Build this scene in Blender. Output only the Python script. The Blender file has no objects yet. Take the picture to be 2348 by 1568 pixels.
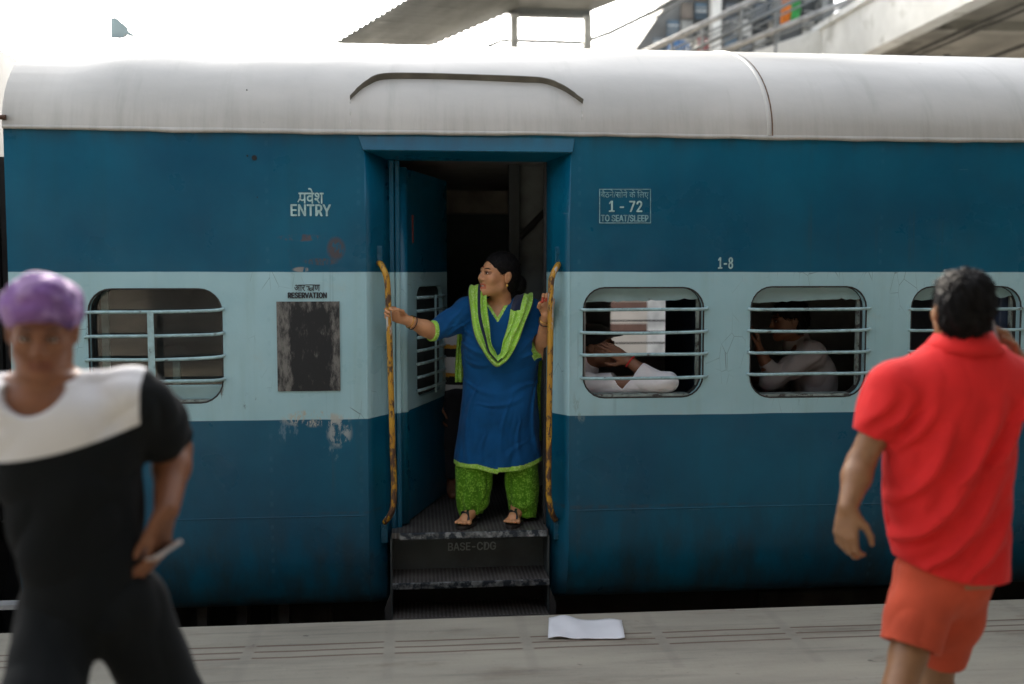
import bpy, bmesh, math, random
import numpy as np
from mathutils import Vector, Matrix
from mathutils.geometry import tessellate_polygon
random.seed(3); RNG = np.random.default_rng(3)
SC = bpy.context.scene
COL = SC.collection
R = math.radians

# ------------------------------------------------------------------ camera, world, sun, exposure
CAMP = Vector((0, -5.1, 1.68))
cd = bpy.data.cameras.new('camera'); cam = bpy.data.objects.new('camera', cd); COL.objects.link(cam)
cam.location = CAMP; cam.rotation_euler = (R(90 - 4.0), 0, R(-5.5))
cd.lens = 35; cd.sensor_width = 36; cd.clip_start = .05; cd.clip_end = 3000
cd.dof.use_dof = True; cd.dof.focus_distance = 5.15; cd.dof.aperture_fstop = 1.1
SC.camera = cam
SUN_EL, SUN_AZ = 24.0, -14.0            # behind the train, a little left of the view
w = bpy.data.worlds.new('World'); SC.world = w; w.use_nodes = True
wn = w.node_tree.nodes; wl = w.node_tree.links
sky = wn.new('ShaderNodeTexSky'); sky.sky_type = 'NISHITA'; sky.sun_disc = False
sky.sun_elevation = R(SUN_EL); sky.sun_rotation = R(SUN_AZ)
sky.air_density = 1.0; sky.dust_density = 6.0; sky.ozone_density = 1.0; sky.altitude = 200
hs_ = wn.new('ShaderNodeHueSaturation'); hs_.inputs['Saturation'].default_value = .32     # milky, dusty air
wl.new(sky.outputs[0], hs_.inputs['Color']); wl.new(hs_.outputs[0], wn['Background'].inputs[0]); wn['Background'].inputs[1].default_value = .15
sd = bpy.data.lights.new('sun', 'SUN'); sd.energy = 3.0; sd.angle = R(.5); sd.color = (1, .9, .76)
so = bpy.data.objects.new('sun', sd); COL.objects.link(so)
a, e = R(SUN_AZ), R(SUN_EL)
tosun = Vector((math.sin(a) * math.cos(e), math.cos(a) * math.cos(e), math.sin(e)))
so.rotation_euler = tosun.to_track_quat('Z', 'Y').to_euler(); so.location = (0, 20, 20)
SC.view_settings.view_transform = 'Standard'; SC.view_settings.look = 'None'
SC.view_settings.exposure = 2.3; SC.view_settings.gamma = 1
try:
    SC.cycles.use_denoising = True
    SC.cycles.max_bounces = 8
    SC.cycles.sample_clamp_indirect = 6
except Exception: pass

# ------------------------------------------------------------------ measuring: a picture point on a plane of known depth
_f = 2347 * 35 / 36; _th, _ps = R(4.0), R(5.5)
_F = Vector((math.sin(_ps) * math.cos(_th), math.cos(_ps) * math.cos(_th), -math.sin(_th)))
_R = Vector((math.cos(_ps), -math.sin(_ps), 0)); _U = _R.cross(_F)
def ray(px, py): return _F + _R * ((px - 1173.5) / _f) + _U * ((784 - py) / _f)
def at(px, py, Y=0.0):
    d = ray(px, py); return CAMP + d * ((Y - CAMP.y) / d.y)
def onz(px, py, z=0.0):
    d = ray(px, py); return CAMP + d * ((z - CAMP.z) / d.z)

# ------------------------------------------------------------------ material helpers
class G:
    def __init__(s, name):
        s.m = bpy.data.materials.new(name); s.m.use_nodes = True
        s.t = s.m.node_tree; s.n = s.t.nodes; s.p = s.n['Principled BSDF']; s.out = s.n['Material Output']
    def L(s, a, b): s.t.links.new(a, b)
    def _in(s, sock, v):
        if isinstance(v, bpy.types.NodeSocket): s.L(v, sock)
        elif isinstance(v, (tuple, list)) and len(v) == 3 and sock.type == 'RGBA': sock.default_value = (*v, 1)
        else: sock.default_value = v
    def pos(s): return s.n.new('ShaderNodeNewGeometry').outputs['Position']
    def obj(s): return s.n.new('ShaderNodeTexCoord').outputs['Object']
    def xyz(s, v):
        q = s.n.new('ShaderNodeSeparateXYZ'); s.L(v, q.inputs[0]); return q.outputs
    def comb(s, x, y, z):
        q = s.n.new('ShaderNodeCombineXYZ')
        for i, v in enumerate((x, y, z)): s._in(q.inputs[i], v)
        return q.outputs[0]
    def scale(s, v, sc):
        q = s.n.new('ShaderNodeVectorMath'); q.operation = 'MULTIPLY'; s.L(v, q.inputs[0]); q.inputs[1].default_value = sc; return q.outputs[0]
    def noise(s, sc, v=None, detail=4, rough=.55, dist=0):
        q = s.n.new('ShaderNodeTexNoise'); q.inputs['Scale'].default_value = sc; q.inputs['Detail'].default_value = detail
        q.inputs['Roughness'].default_value = rough; q.inputs['Distortion'].default_value = dist
        s.L(v if v is not None else s.pos(), q.inputs['Vector']); return q.outputs['Fac']
    def voro(s, sc, v=None, feat='F1'):
        q = s.n.new('ShaderNodeTexVoronoi'); q.inputs['Scale'].default_value = sc; q.feature = feat
        s.L(v if v is not None else s.pos(), q.inputs['Vector']); return q.outputs['Distance']
    def ma(s, op, a, b=0.0, c=None, clamp=False):
        q = s.n.new('ShaderNodeMath'); q.operation = op; q.use_clamp = clamp
        s._in(q.inputs[0], a); s._in(q.inputs[1], b)
        if c is not None: s._in(q.inputs[2], c)
        return q.outputs[0]
    def ss(s, v, lo, hi, a=0.0, b=1.0):
        q = s.n.new('ShaderNodeMapRange'); q.interpolation_type = 'SMOOTHSTEP'
        s._in(q.inputs[0], v)
        for i, x in enumerate((lo, hi, a, b)): q.inputs[1 + i].default_value = x
        return q.outputs[0]
    def mix(s, f, a, b):
        q = s.n.new('ShaderNodeMix'); q.data_type = 'RGBA'; s._in(q.inputs[0], f); s._in(q.inputs[6], a); s._in(q.inputs[7], b); return q.outputs[2]
    def bump(s, h, strength=.3, dist=.01):
        q = s.n.new('ShaderNodeBump'); q.inputs['Strength'].default_value = strength; q.inputs['Distance'].default_value = dist
        s.L(h, q.inputs['Height']); s.L(q.outputs[0], s.p.inputs['Normal'])
    def set(s, col=None, rough=None, metal=None, spec=None, sheen=None):
        if col is not None: s._in(s.p.inputs['Base Color'], col)
        if rough is not None: s._in(s.p.inputs['Roughness'], rough)
        if metal is not None: s._in(s.p.inputs['Metallic'], metal)
        if spec is not None: s.p.inputs['Specular IOR Level'].default_value = spec
        if sheen is not None: s.p.inputs['Sheen Weight'].default_value = sheen
        return s.m
    # region mask in the train side plane: soft ellipse
    def blob(s, P, cx, cz, rx, rz):
        dx = s.ma('DIVIDE', s.ma('SUBTRACT', P[0], cx), rx); dz = s.ma('DIVIDE', s.ma('SUBTRACT', P[2], cz), rz)
        d = s.ma('SQRT', s.ma('ADD', s.ma('MULTIPLY', dx, dx), s.ma('MULTIPLY', dz, dz)))
        return s.ss(d, .55, 1.0, 1.0, 0.0)

def simple(name, col, rough=.6, metal=0, var=.25, vs=6, bump=0, bs=80, spec=.5, sheen=0, dirt=None, ds=3, dth=.58):
    g = G(name)
    n = g.noise(vs, g.pos())
    c = g.mix(g.ss(n, .3, .7), tuple(x * (1 - var) for x in col), tuple(min(1, x * (1 + var)) for x in col))
    if dirt:
        c = g.mix(g.ss(g.noise(ds, g.pos(), 8, .65), dth, dth + .12), c, dirt)
    if bump: g.bump(g.noise(bs, g.pos(), 3), bump, .004)
    return g.set(c, rough, metal, spec, sheen)

BT, BB = 1.682, .933
BLUE = (.008, .095, .19); PALE = (.30, .535, .565)
def coach_paint(name, inner=False):
    g = G(name); P3 = g.pos(); P = g.xyz(P3)
    wob = g.ma('MULTIPLY', g.ma('SUBTRACT', g.noise(2.0, P3, 2), .5), .012)
    z = g.ma('ADD', P[2], wob)
    band = g.ma('MULTIPLY', g.ss(z, BB - .002, BB + .002), g.ss(z, BT - .002, BT + .002, 1, 0))
    big = g.noise(1.1, P3, 5, .6)
    streak = g.noise(1, g.scale(P3, (9, 9, .7)), 4, .6)
    fine = g.noise(28, P3, 6, .7)
    blue = g.mix(g.ss(big, .3, .7), (.0005, .062, .119), (.001, .102, .176))
    blue = g.mix(g.ma('MULTIPLY', g.ss(streak, .5, .8), .45), blue, (.004, .073, .115))
    blue = g.mix(g.ma('MULTIPLY', g.ss(fine, .66, .76), .35), blue, (.02, .15, .23))
    pale = g.mix(g.ss(big, .3, .7), (.285, .475, .515), (.355, .55, .595))
    pale = g.mix(g.ma('MULTIPLY', g.ss(streak, .48, .8), .5), pale, (.26, .40, .39))
    pale = g.mix(g.ma('MULTIPLY', g.ss(g.noise(6, P3, 8, .7), .55, .72), .35), pale, (.36, .46, .43))
    rust = g.ma('MULTIPLY', g.ss(g.noise(9, P3, 10, .75), .66, .71), g.ss(g.noise(1.7, P3, 2), .5, .62))
    pale = g.mix(g.ma('MULTIPLY', rust, .8), pale, (.07, .055, .04))
    # fine dark cracks low in the pale band
    ck = g.ma('MULTIPLY', g.ss(g.voro(14, g.scale(P3, (1, 1, .45)), 'DISTANCE_TO_EDGE'), .0, .012, 1, 0), g.ss(g.noise(2.2, P3, 3), .56, .64))
    pale = g.mix(g.ma('MULTIPLY', ck, .7), pale, (.06, .05, .04))
    c = g.mix(band, blue, pale)
    # chips and scratches over everything
    chip = g.ss(g.noise(55, P3, 5, .7), .735, .76)
    c = g.mix(g.ma('MULTIPLY', chip, .5), c, (.16, .17, .15))
    scr = g.ma('MULTIPLY', g.ss(g.noise(1, g.scale(P3, (3, 3, 60)), 3), .72, .75), g.ss(g.noise(1.3, P3), .5, .6))
    c = g.mix(g.ma('MULTIPLY', scr, .25), c, (.25, .36, .38))
    if not inner:
        f2 = g.noise(20, g.scale(P3, (1, 1, .45)), 8, .75)
        def smear(px, py, rx, rz, col, th, am):
            nonlocal c
            q = at(px, py)
            m = g.ma('MULTIPLY', g.blob(P, q.x, q.z, rx, rz), g.ss(f2, th, th + .08))
            c = g.mix(g.ma('MULTIPLY', m, am), c, col)
        smear(722, 962, .20, .045, (.42, .41, .36), .47, .85)
        smear(712, 953, .13, .035, (.40, .38, .30), .45, .8)
        smear(778, 992, .075, .09, (.34, .37, .36), .47, .8)
        smear(660, 990, .07, .07, (.16, .24, .30), .5, .5)
        smear(757, 1040, .06, .05, (.22, .30, .33), .5, .6)
        smear(690, 545, .13, .022, (.10, .065, .06), .46, .75)
        smear(770, 570, .055, .07, (.085, .055, .05), .42, .8)
        smear(735, 600, .10, .022, (.09, .06, .05), .46, .7)
        smear(668, 575, .02, .09, (.09, .06, .06), .5, .6)
        smear(690, 618, .05, .016, (.30, .27, .24), .45, .8)
        smear(572, 920, .06, .05, (.06, .05, .035), .55, .8)
        smear(508, 880, .012, .10, (.08, .06, .04), .45, .8)
        smear(1985, 780, .02, .2, (.14, .17, .15), .5, .6)
        smear(1330, 930, .05, .12, (.2, .27, .25), .52, .5)
        smear(1240, 1165, 1.6, .012, (.05, .05, .05), .45, .4)
    # road dirt near the bottom, spread higher to paint in shade too
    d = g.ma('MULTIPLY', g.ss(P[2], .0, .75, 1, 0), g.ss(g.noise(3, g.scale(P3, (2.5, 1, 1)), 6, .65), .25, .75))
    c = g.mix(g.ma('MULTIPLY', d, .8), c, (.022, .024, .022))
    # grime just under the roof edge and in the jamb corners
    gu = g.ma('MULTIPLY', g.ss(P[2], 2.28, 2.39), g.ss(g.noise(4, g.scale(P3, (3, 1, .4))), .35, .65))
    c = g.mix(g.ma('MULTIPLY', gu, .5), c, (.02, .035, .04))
    rough = g.ma('ADD', g.ma('MULTIPLY', g.noise(2.3, P3, 5), .34), .14, clamp=True)
    dim = None
    if not inner:
        for px in (612, 822, 1328, 2020):
            x0 = at(px, 500).x
            lx = g.ss(g.ma('ABSOLUTE', g.ma('SUBTRACT', P[0], x0)), .004, .012, 1, 0)
            fz = g.ss(g.ma('ABSOLUTE', g.ma('SUBTRACT', g.ma('FRACT', g.ma('MULTIPLY', P[2], 17)), .5)), .12, .3, 1, 0)
            q = g.ma('MULTIPLY', g.ma('MULTIPLY', lx, fz), g.ss(g.noise(7, P3), .42, .6))
            dim = q if dim is None else g.ma('ADD', dim, q)
        c = g.mix(g.ma('MULTIPLY', dim, .11), c, (.12, .25, .31))
        run = g.ma('MULTIPLY', g.ss(g.noise(1, g.scale(P3, (22, 22, .35)), 4, .6), .60, .74), g.ss(g.noise(2.0, P3, 3), .45, .65))
        c = g.mix(g.ma('MULTIPLY', run, .45), c, (.045, .06, .055))
    h = g.ma('ADD', g.ma('MULTIPLY', g.noise(2.2, g.scale(P3, (1.3, 1, .8)), 2), 1.0), g.ma('MULTIPLY', g.noise(60, P3, 3), .035))
    g.bump(h, .6, .03)
    return g.set(c, rough, 0, .3)
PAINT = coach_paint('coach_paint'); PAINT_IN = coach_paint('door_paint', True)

def roof_paint():
    g = G('roof_paint'); P3 = g.pos()
    n = g.noise(1.4, g.scale(P3, (.5, 1, 1)), 6, .6)
    c = g.mix(g.ss(n, .3, .7), (.385, .378, .352), (.485, .472, .438))
    c = g.mix(g.ma('MULTIPLY', g.ss(g.noise(1, g.scale(P3, (6, .8, .8)), 5, .65), .52, .75), .4), c, (.27, .27, .24))
    c = g.mix(g.ma('MULTIPLY', g.ss(g.noise(22, P3, 6, .7), .70, .74), .6), c, (.22, .2, .17))
    z_ = g.xyz(P3)[2]; gut = g.ma('MULTIPLY', g.ss(z_, 2.38, 2.62, 1, 0), g.ss(g.noise(1, g.scale(P3, (14, 3, 1.2)), 6, .7), .42, .68))
    c = g.mix(g.ma('MULTIPLY', gut, .26), c, (.20, .19, .165))
    c = g.mix(g.ma('MULTIPLY', g.ss(g.voro(3.2, P3), .0, .055, 1, 0), .7), c, (.10, .095, .085))
    g.bump(g.ma('ADD', g.noise(1.6, P3, 2), g.ma('MULTIPLY', g.noise(14, P3, 4), .06)), .5, .03)
    return g.set(c, .42, 0, .4)
ROOF = roof_paint()
DARK = simple('underframe_black', (.012, .012, .012), .8, var=.4)
STEEL = simple('worn_tread_steel', (.10, .095, .09), .45, .6, var=.4, dirt=(.05, .035, .025), bump=.3)
def tread():
    g = G('diamond_tread_plate'); P = g.pos()
    x = g.xyz(P)
    s1 = g.ma('SINE', g.ma('MULTIPLY', g.ma('ADD', x[0], x[1]), 150)); s2 = g.ma('SINE', g.ma('MULTIPLY', g.ma('SUBTRACT', x[0], x[1]), 150))
    h = g.ss(g.ma('MULTIPLY', s1, s2), .2, .6)
    n = g.noise(7, P, 6, .6)
    c = g.mix(h, g.mix(g.ss(n, .4, .65), (.055, .05, .046), (.10, .09, .08)), (.15, .145, .14))
    g.bump(h, .8, .004)
    return g.set(c, g.ma('SUBTRACT', .6, g.ma('MULTIPLY', h, .25)), .35)
TREAD = tread()
EDGE = simple('rubbed_tread_edge', (.22, .24, .26), .35, .8, var=.5, vs=30, dirt=(.035, .045, .06), ds=18, dth=.44)
RISER = simple('dark_riser_paint', (.034, .044, .046), .65, var=.3, bump=.2)
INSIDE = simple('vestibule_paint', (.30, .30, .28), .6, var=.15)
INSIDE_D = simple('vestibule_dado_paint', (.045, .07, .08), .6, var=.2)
SEAT = simple('bench_vinyl', (.02, .035, .07), .5, var=.2)
SHUT = simple('shutter_metal', (.27, .42, .44), .5, var=.12, vs=4, dirt=(.1, .1, .08), ds=14, dth=.66)
SEAL = simple('window_rubber', (.025, .024, .022), .7, var=.4, vs=30)
SILL = simple('worn_sill_paint', (.22, .27, .25), .6, var=.3, vs=25, dirt=(.04, .035, .03), ds=22, dth=.5)
BARM = simple('window_bar_paint', (.30, .45, .47), .45, var=.2, vs=25, dirt=(.06, .05, .035), ds=30, dth=.6)
LET_P = simple('lettering_pale_paint', (.33, .50, .50), .6, var=.2, vs=40, dirt=(.03, .14, .2), ds=60, dth=.62)
LET_F = simple('lettering_faded_paint', (.17, .33, .37), .6, var=.3, vs=40, dirt=(.03, .13, .19), ds=60, dth=.58)
LET_G = simple('lettering_grey_paint', (.20, .235, .235), .6, var=.1, vs=40)
LET_K = simple('lettering_black_paint', (.025, .03, .035), .6, var=.3, vs=40, dirt=(.2, .33, .35), ds=70, dth=.66)
def rail_mat():
    g = G('chipped_yellow_paint'); P = g.pos()
    n = g.noise(38, g.scale(P, (1, 1, .45)), 8, .7); z = g.xyz(P)[2]
    c = g.mix(g.ss(g.noise(9, P), .35, .65), (.50, .27, .02), (.40, .19, .015))
    c = g.mix(g.ss(g.ma('ADD', n, g.ss(z, .45, 1.15, .11, 0)), .53, .60), c, (.075, .035, .018))
    c = g.mix(g.ss(g.ma('ADD', g.noise(30, g.scale(P, (1, 1, .3)), 6), g.ss(g.ma('ABSOLUTE', g.ma('SUBTRACT', z, 1.47)), 0, .22, .13, 0)), .66, .70), c, (.45, .43, .40))
    g.bump(n, .4, .003)
    return g.set(c, .45)
YELLOW = rail_mat()
def board_mat():
    g = G('smeared_blackboard'); P3 = g.pos(); P = g.xyz(P3)
    q = at(708, 793); hx = .155
    ed = g.ss(g.ma('ABSOLUTE', g.ma('DIVIDE', g.ma('SUBTRACT', P[0], q.x + .01), hx)), .50, .78)
    top = g.ss(P[2], q.z + .13, q.z + .22)
    n = g.noise(14, g.scale(P3, (2.2, 1, .8)), 9, .7); st = g.noise(1, g.scale(P3, (38, 1, 2.5)), 5, .6)
    m = g.ss(g.ma('ADD', g.ma('ADD', n, g.ma('MULTIPLY', g.ma('MAXIMUM', ed, g.ma('MULTIPLY', top, .7)), .20)), g.ma('MULTIPLY', st, .22)), .66, .92)
    c = g.mix(m, (.012, .013, .014), (.17, .165, .15))
    c = g.mix(g.ss(g.noise(70, P3, 4, .7), .72, .75), c, (.4, .4, .4))
    return g.set(c, .75)
BOARD = board_mat()
def skin_mat(name, col, lip=None):
    g = G(name)
    at_ = g.n.new('ShaderNodeVertexColor'); at_.layer_name = 'tint'
    n = g.noise(22, g.pos(), 5)
    c = g.mix(g.ss(n, .3, .7), tuple(x * .9 for x in col), tuple(x * 1.1 for x in col))
    q = g.n.new('ShaderNodeMix'); q.data_type = 'RGBA'; q.blend_type = 'MULTIPLY'; q.inputs[0].default_value = 1
    g.L(c, q.inputs[6]); g.L(at_.outputs['Color'], q.inputs[7])
    g.p.inputs['Subsurface Weight'].default_value = .12; g.p.inputs['Subsurface Radius'].default_value = (.012, .005, .003)
    g.bump(g.noise(300, g.pos(), 2), .08, .002)
    return g.set(q.outputs[2], .48, 0, .45)
HAIR = simple('black_hair', (.007, .0065, .007), .65, spec=.15, var=.5, vs=60, bump=.5, bs=120)
def hair_mat():
    g = G('combed_black_hair'); P = g.pos()
    s = g.noise(1, g.scale(P, (120, 60, 60)), 4, .6, .6)
    g.bump(s, .6, .004)
    return g.set(g.mix(g.ss(s, .4, .7), (.004, .0038, .004), (.012, .011, .011)), .65, 0, .12)
HAIR2 = hair_mat()
def cloth(name, col, rough=.85, var=.12, weave=900, sheen=.2, pat=None, ps=90, pth=.5):
    g = G(name); P = g.pos()
    c = g.mix(g.ss(g.noise(9, P), .3, .7), tuple(x * (1 - var) for x in col), tuple(x * (1 + var) for x in col))
    if pat:
        v = g.ma('ADD', g.ma('MULTIPLY', g.noise(ps, P, 3, .6), .7), g.ma('MULTIPLY', g.noise(ps * .35, P, 2), .3))
        c = g.mix(g.ss(v, pth, pth + .08), c, pat)
    g.bump(g.noise(weave, P, 1), .25, .0015)
    return g.set(c, rough, 0, .25, sheen)

# ------------------------------------------------------------------ mesh builder
class MB:
    def __init__(s): s.v = []; s.f = []; s.mi = []
    def add(s, vs, fs, mi=0):
        b = len(s.v); s.v += [tuple(v) for v in vs]; s.f += [tuple(i + b for i in f) for f in fs]; s.mi += [mi] * len(fs)
    def box(s, x0, x1, y0, y1, z0, z1, mi=0):
        vs = [(x, y, z) for x in (x0, x1) for y in (y0, y1) for z in (z0, z1)]
        s.add(vs, [(0, 1, 3, 2), (4, 6, 7, 5), (0, 4, 5, 1), (2, 3, 7, 6), (0, 2, 6, 4), (1, 5, 7, 3)], mi)
    def hexa(s, p, mi=0):       # p: 4 bottom, 4 top
        s.add(p, [(0, 3, 2, 1), (4, 5, 6, 7), (0, 1, 5, 4), (1, 2, 6, 5), (2, 3, 7, 6), (3, 0, 4, 7)], mi)
    def tube(s, pts, r, n=10, mi=0, caps=True, flat=1.0):
        pts = [Vector(p) for p in pts]; rs = r if isinstance(r, (list, tuple)) else [r] * len(pts)
        t = (pts[1] - pts[0]).normalized(); u = t.orthogonal().normalized(); rings = []
        for i, p in enumerate(pts):
            t2 = (pts[min(i + 1, len(pts) - 1)] - pts[max(i - 1, 0)]).normalized()
            u = (u - t2 * u.dot(t2)).normalized(); w_ = t2.cross(u)
            rings.append([p + (u * math.cos(2 * math.pi * k / n) + w_ * math.sin(2 * math.pi * k / n) * flat) * rs[i] for k in range(n)])
        vs = [v for r_ in rings for v in r_]; m = len(pts)
        fs = [(i * n + k, i * n + (k + 1) % n, (i + 1) * n + (k + 1) % n, (i + 1) * n + k) for i in range(m - 1) for k in range(n)]
        if caps: fs += [tuple(range(n))[::-1], tuple((m - 1) * n + k for k in range(n))]
        s.add(vs, fs, mi)
    def grid(s, rows, mi=0, close=False):
        m, n = len(rows), len(rows[0]); vs = [v for r_ in rows for v in r_]
        fs = [(i * n + j, i * n + (j + 1) % n, (i + 1) * n + (j + 1) % n, (i + 1) * n + j) for i in range(m - 1) for j in range(n if close else n - 1)]
        s.add(vs, fs, mi)
    def prism(s, loop, axis, d0, d1, mi=0):      # 2-D loop extruded along axis; the other two axes in order
        def P(a_, b_, d): return {'x': (d, a_, b_), 'y': (a_, d, b_), 'z': (a_, b_, d)}[axis]
        n = len(loop); vs = [P(*p, d0) for p in loop] + [P(*p, d1) for p in loop]
        tri = tessellate_polygon([[Vector((p[0], p[1], 0)) for p in loop]])
        fs = [tuple(t) for t in tri] + [tuple(n + i for i in reversed(t)) for t in tri]
        fs += [(i, (i + 1) % n, n + (i + 1) % n, n + i) for i in range(n)]
        s.add(vs, fs, mi)
    def plate(s, outer, holes, y0, y1, mi=0):     # XZ plate with holes, between depths y0 and y1
        loops = [outer] + holes; flat = [p for l in loops for p in l]
        tri = tessellate_polygon([[Vector((p[0], p[1], 0)) for p in l] for l in loops]); n = len(flat)
        vs = [(p[0], y0, p[1]) for p in flat] + [(p[0], y1, p[1]) for p in flat]
        fs = [tuple(t) for t in tri] + [tuple(n + i for i in reversed(t)) for t in tri]; b = 0
        for l in loops:
            k = len(l); fs += [(b + i, b + (i + 1) % k, n + b + (i + 1) % k, n + b + i) for i in range(k)]; b += k
        s.add(vs, fs, mi)
    def build(s, name, mats, parent=None, smooth=False, bevel=0, auto=True, solid=0):
        me = bpy.data.meshes.new(name)
        o = bpy.data.objects.new(name, me); COL.objects.link(o)
        off = Vector((0, 0, 0))
        if parent is not None:
            o.parent = parent; q = parent
            while q is not None: off += q.location; q = q.parent
        me.from_pydata([Vector(v) - off for v in s.v], [], s.f); me.validate()
        for m in (mats if isinstance(mats, list) else [mats]): me.materials.append(m)
        if len(me.polygons) == len(s.mi): me.polygons.foreach_set('material_index', s.mi)
        bm = bmesh.new(); bm.from_mesh(me); bmesh.ops.remove_doubles(bm, verts=bm.verts, dist=1e-5)
        bmesh.ops.recalc_face_normals(bm, faces=bm.faces); bm.to_mesh(me); bm.free()
        if smooth: me.polygons.foreach_set('use_smooth', [True] * len(me.polygons))
        if solid:
            md = o.modifiers.new('solid', 'SOLIDIFY'); md.thickness = solid; md.offset = 0
        if bevel:
            md = o.modifiers.new('bevel', 'BEVEL'); md.width = bevel; md.segments = 2; md.limit_method = 'ANGLE'; md.angle_limit = R(40)
        me.update(); return o

def tag(o, label=None, cat=None, group=None, kind=None):
    if label: o['label'] = label
    if cat: o['category'] = cat
    if group: o['group'] = group
    if kind: o['kind'] = kind
    return o
def thing(name, label, cat, loc=(0, 0, 0), group=None):
    o = bpy.data.objects.new(name, None); COL.objects.link(o); o.location = loc; o.empty_display_size = .2
    return tag(o, label, cat, group)
def rrect(x0, x1, z0, z1, r, n=6):
    pts = []
    for cx, cz, a0 in ((x1 - r, z1 - r, 0), (x0 + r, z1 - r, 90), (x0 + r, z0 + r, 180), (x1 - r, z0 + r, 270)):
        for k in range(n + 1):
            t = R(a0 + 90 * k / n); pts.append((cx + r * math.cos(t), cz + r * math.sin(t)))
    return pts
def smooth_path(pts, n=6):
    pts = [Vector(p) for p in pts]; out = []
    for i in range(len(pts) - 1):
        p0, p1, p2, p3 = pts[max(i - 1, 0)], pts[i], pts[i + 1], pts[min(i + 2, len(pts) - 1)]
        for k in range(n):
            t = k / n; out.append(.5 * ((2 * p1) + (p2 - p0) * t + (2 * p0 - 5 * p1 + 4 * p2 - p3) * t * t + (3 * p1 - p0 - 3 * p2 + p3) * t ** 3))
    return out + [pts[-1]]

# ------------------------------------------------------------------ setting: platform, track bed, ground
def platform_mat():
    g = G('worn_platform_concrete'); P3 = g.pos(); P = g.xyz(P3)
    n = g.noise(1.3, g.scale(P3, (.45, 1.8, 1)), 8, .65); n2 = g.noise(5, g.scale(P3, (.16, 2.6, 1)), 8, .7)
    c = g.mix(g.ss(n, .3, .7), (.285, .262, .212), (.40, .368, .295))
    c = g.mix(g.ma('MULTIPLY', g.ss(n2, .5, .72), .55), c, (.15, .142, .122))
    # coping slabs: joints across and three reddish grooves along the edge
    cop = g.ss(P[1], -1.06, -1.05)
    jx = g.ma('ABSOLUTE', g.ma('SUBTRACT', g.ma('FRACT', g.ma('DIVIDE', g.ma('ADD', P[0], .13), .62)), .5))
    joint = g.ma('MULTIPLY', g.ss(jx, .44, .485), cop)
    c = g.mix(g.ma('MULTIPLY', joint, .16), c, (.17, .155, .14))
    inslab = g.ss(jx, .40, .43, 1, 0)
    wob = g.ma('MULTIPLY', g.ma('SUBTRACT', g.noise(1.2, P3, 2), .5), .03)
    for yy in (-.635, -.705, -.775):
        ln = g.ss(g.ma('ABSOLUTE', g.ma('SUBTRACT', g.ma('ADD', P[1], wob), yy)), .004, .011, 1, 0)
        c = g.mix(g.ma('MULTIPLY', g.ma('MULTIPLY', ln, g.ss(jx, .45, .47, 1, 0)), .75), c, (.10, .05, .035))
    c = g.mix(g.ma('MULTIPLY', g.ss(g.noise(2.3, g.scale(P3, (.5, 1.6, 1)), 7, .7), .54, .66), .5), c, (.20, .165, .125))
    c = g.mix(g.ma('MULTIPLY', g.ss(g.noise(38, g.scale(P3, (.6, 1.3, 1)), 4, .7), .62, .7), .4), c, (.12, .115, .10))
    spit = g.ma('MULTIPLY', g.ss(g.noise(3.6, P3, 4, .6), .60, .68), g.ss(P[1], -.75, -.42))
    c = g.mix(g.ma('MULTIPLY', spit, .6), c, (.16, .055, .035))
    dk = g.ss(g.noise(9, g.scale(P3, (.7, 1.2, 1)), 3), .70, .74)
    c = g.mix(g.ma('MULTIPLY', dk, .7), c, (.05, .045, .04))
    g.bump(g.ma('ADD', g.noise(45, P3, 5), g.ma('MULTIPLY', joint, -.2)), .35, .006)
    return g.set(c, .8, 0, .3)
PLAT = platform_mat()
m = MB(); m.box(-40, 40, -14, -.34, -.9, 0); tag(m.build('platform', PLAT, bevel=.012), kind='structure')
BALL = simple('track_ballast', (.09, .08, .07), .95, var=.5, vs=30, bump=1, bs=40)
m = MB(); m.box(-60, 60, -.339, 60, -1.5, -1.1); tag(m.build('track_bed', BALL), kind='structure')
GROUND = simple('dusty_ground', (.16, .14, .12), .95, var=.3, vs=.4)
m = MB(); m.add([(-1500, -1500, -1.55), (1500, -1500, -1.55), (1500, 1500, -1.55), (-1500, 1500, -1.55)], [(0, 1, 2, 3)]); tag(m.build('ground', GROUND), kind='structure')
RUST = simple('rusty_rail_steel', (.09, .05, .035), .6, .5)
for i, (yy, lb) in enumerate(((.78, 'rusty rail under the near side of the blue coach'), (2.46, 'rusty rail under the far side of the blue coach'))):
    m = MB(); m.box(-40, 40, yy - .035, yy + .035, -.97, -.93); m.box(-40, 40, yy - .01, yy + .01, -1.06, -.97); m.box(-40, 40, yy - .07, yy + .07, -1.1, -1.06)
    tag(m.build('rail', RUST), lb, 'rail', 'rails of the track beside the platform')

# ------------------------------------------------------------------ the coach
ZG, WID, RISE = 2.387, 3.24, .70
XL = at(7, 300).x; XR = XL + 16
XDL, XDR = at(835, 420).x, at(1309, 420).x; ZH = at(1070, 347).z
YJ = .17
XIL, XIR = at(893, 700, YJ).x, at(1253, 700, YJ).x
FZ = .318
coach = thing('railway_coach', 'blue and pale blue railway coach with white roof, woman standing in its open door', 'train coach', (0, WID / 2, -.93))
def roof_pt(t): # t 0..pi, near to far
    return (WID / 2 - (WID / 2 + .012) * math.cos(t), ZG + RISE * math.sin(t) ** .97)
NR = 40
ROOFP = [roof_pt(math.pi * k / NR) for k in range(NR + 1)]
def roof_hit(px, py):
    d = ray(px, py); t = 5.0 / d.y; s = .01
    for _ in range(400):
        p = CAMP + d * t
        yy = min(max(p.y, -.01), WID / 2); zr = np.interp(yy, [q[0] for q in ROOFP[:NR // 2 + 1]], [q[1] for q in ROOFP[:NR // 2 + 1]])
        if p.y >= -.012 and p.z <= zr: return p
        t += s
    return p
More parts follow.
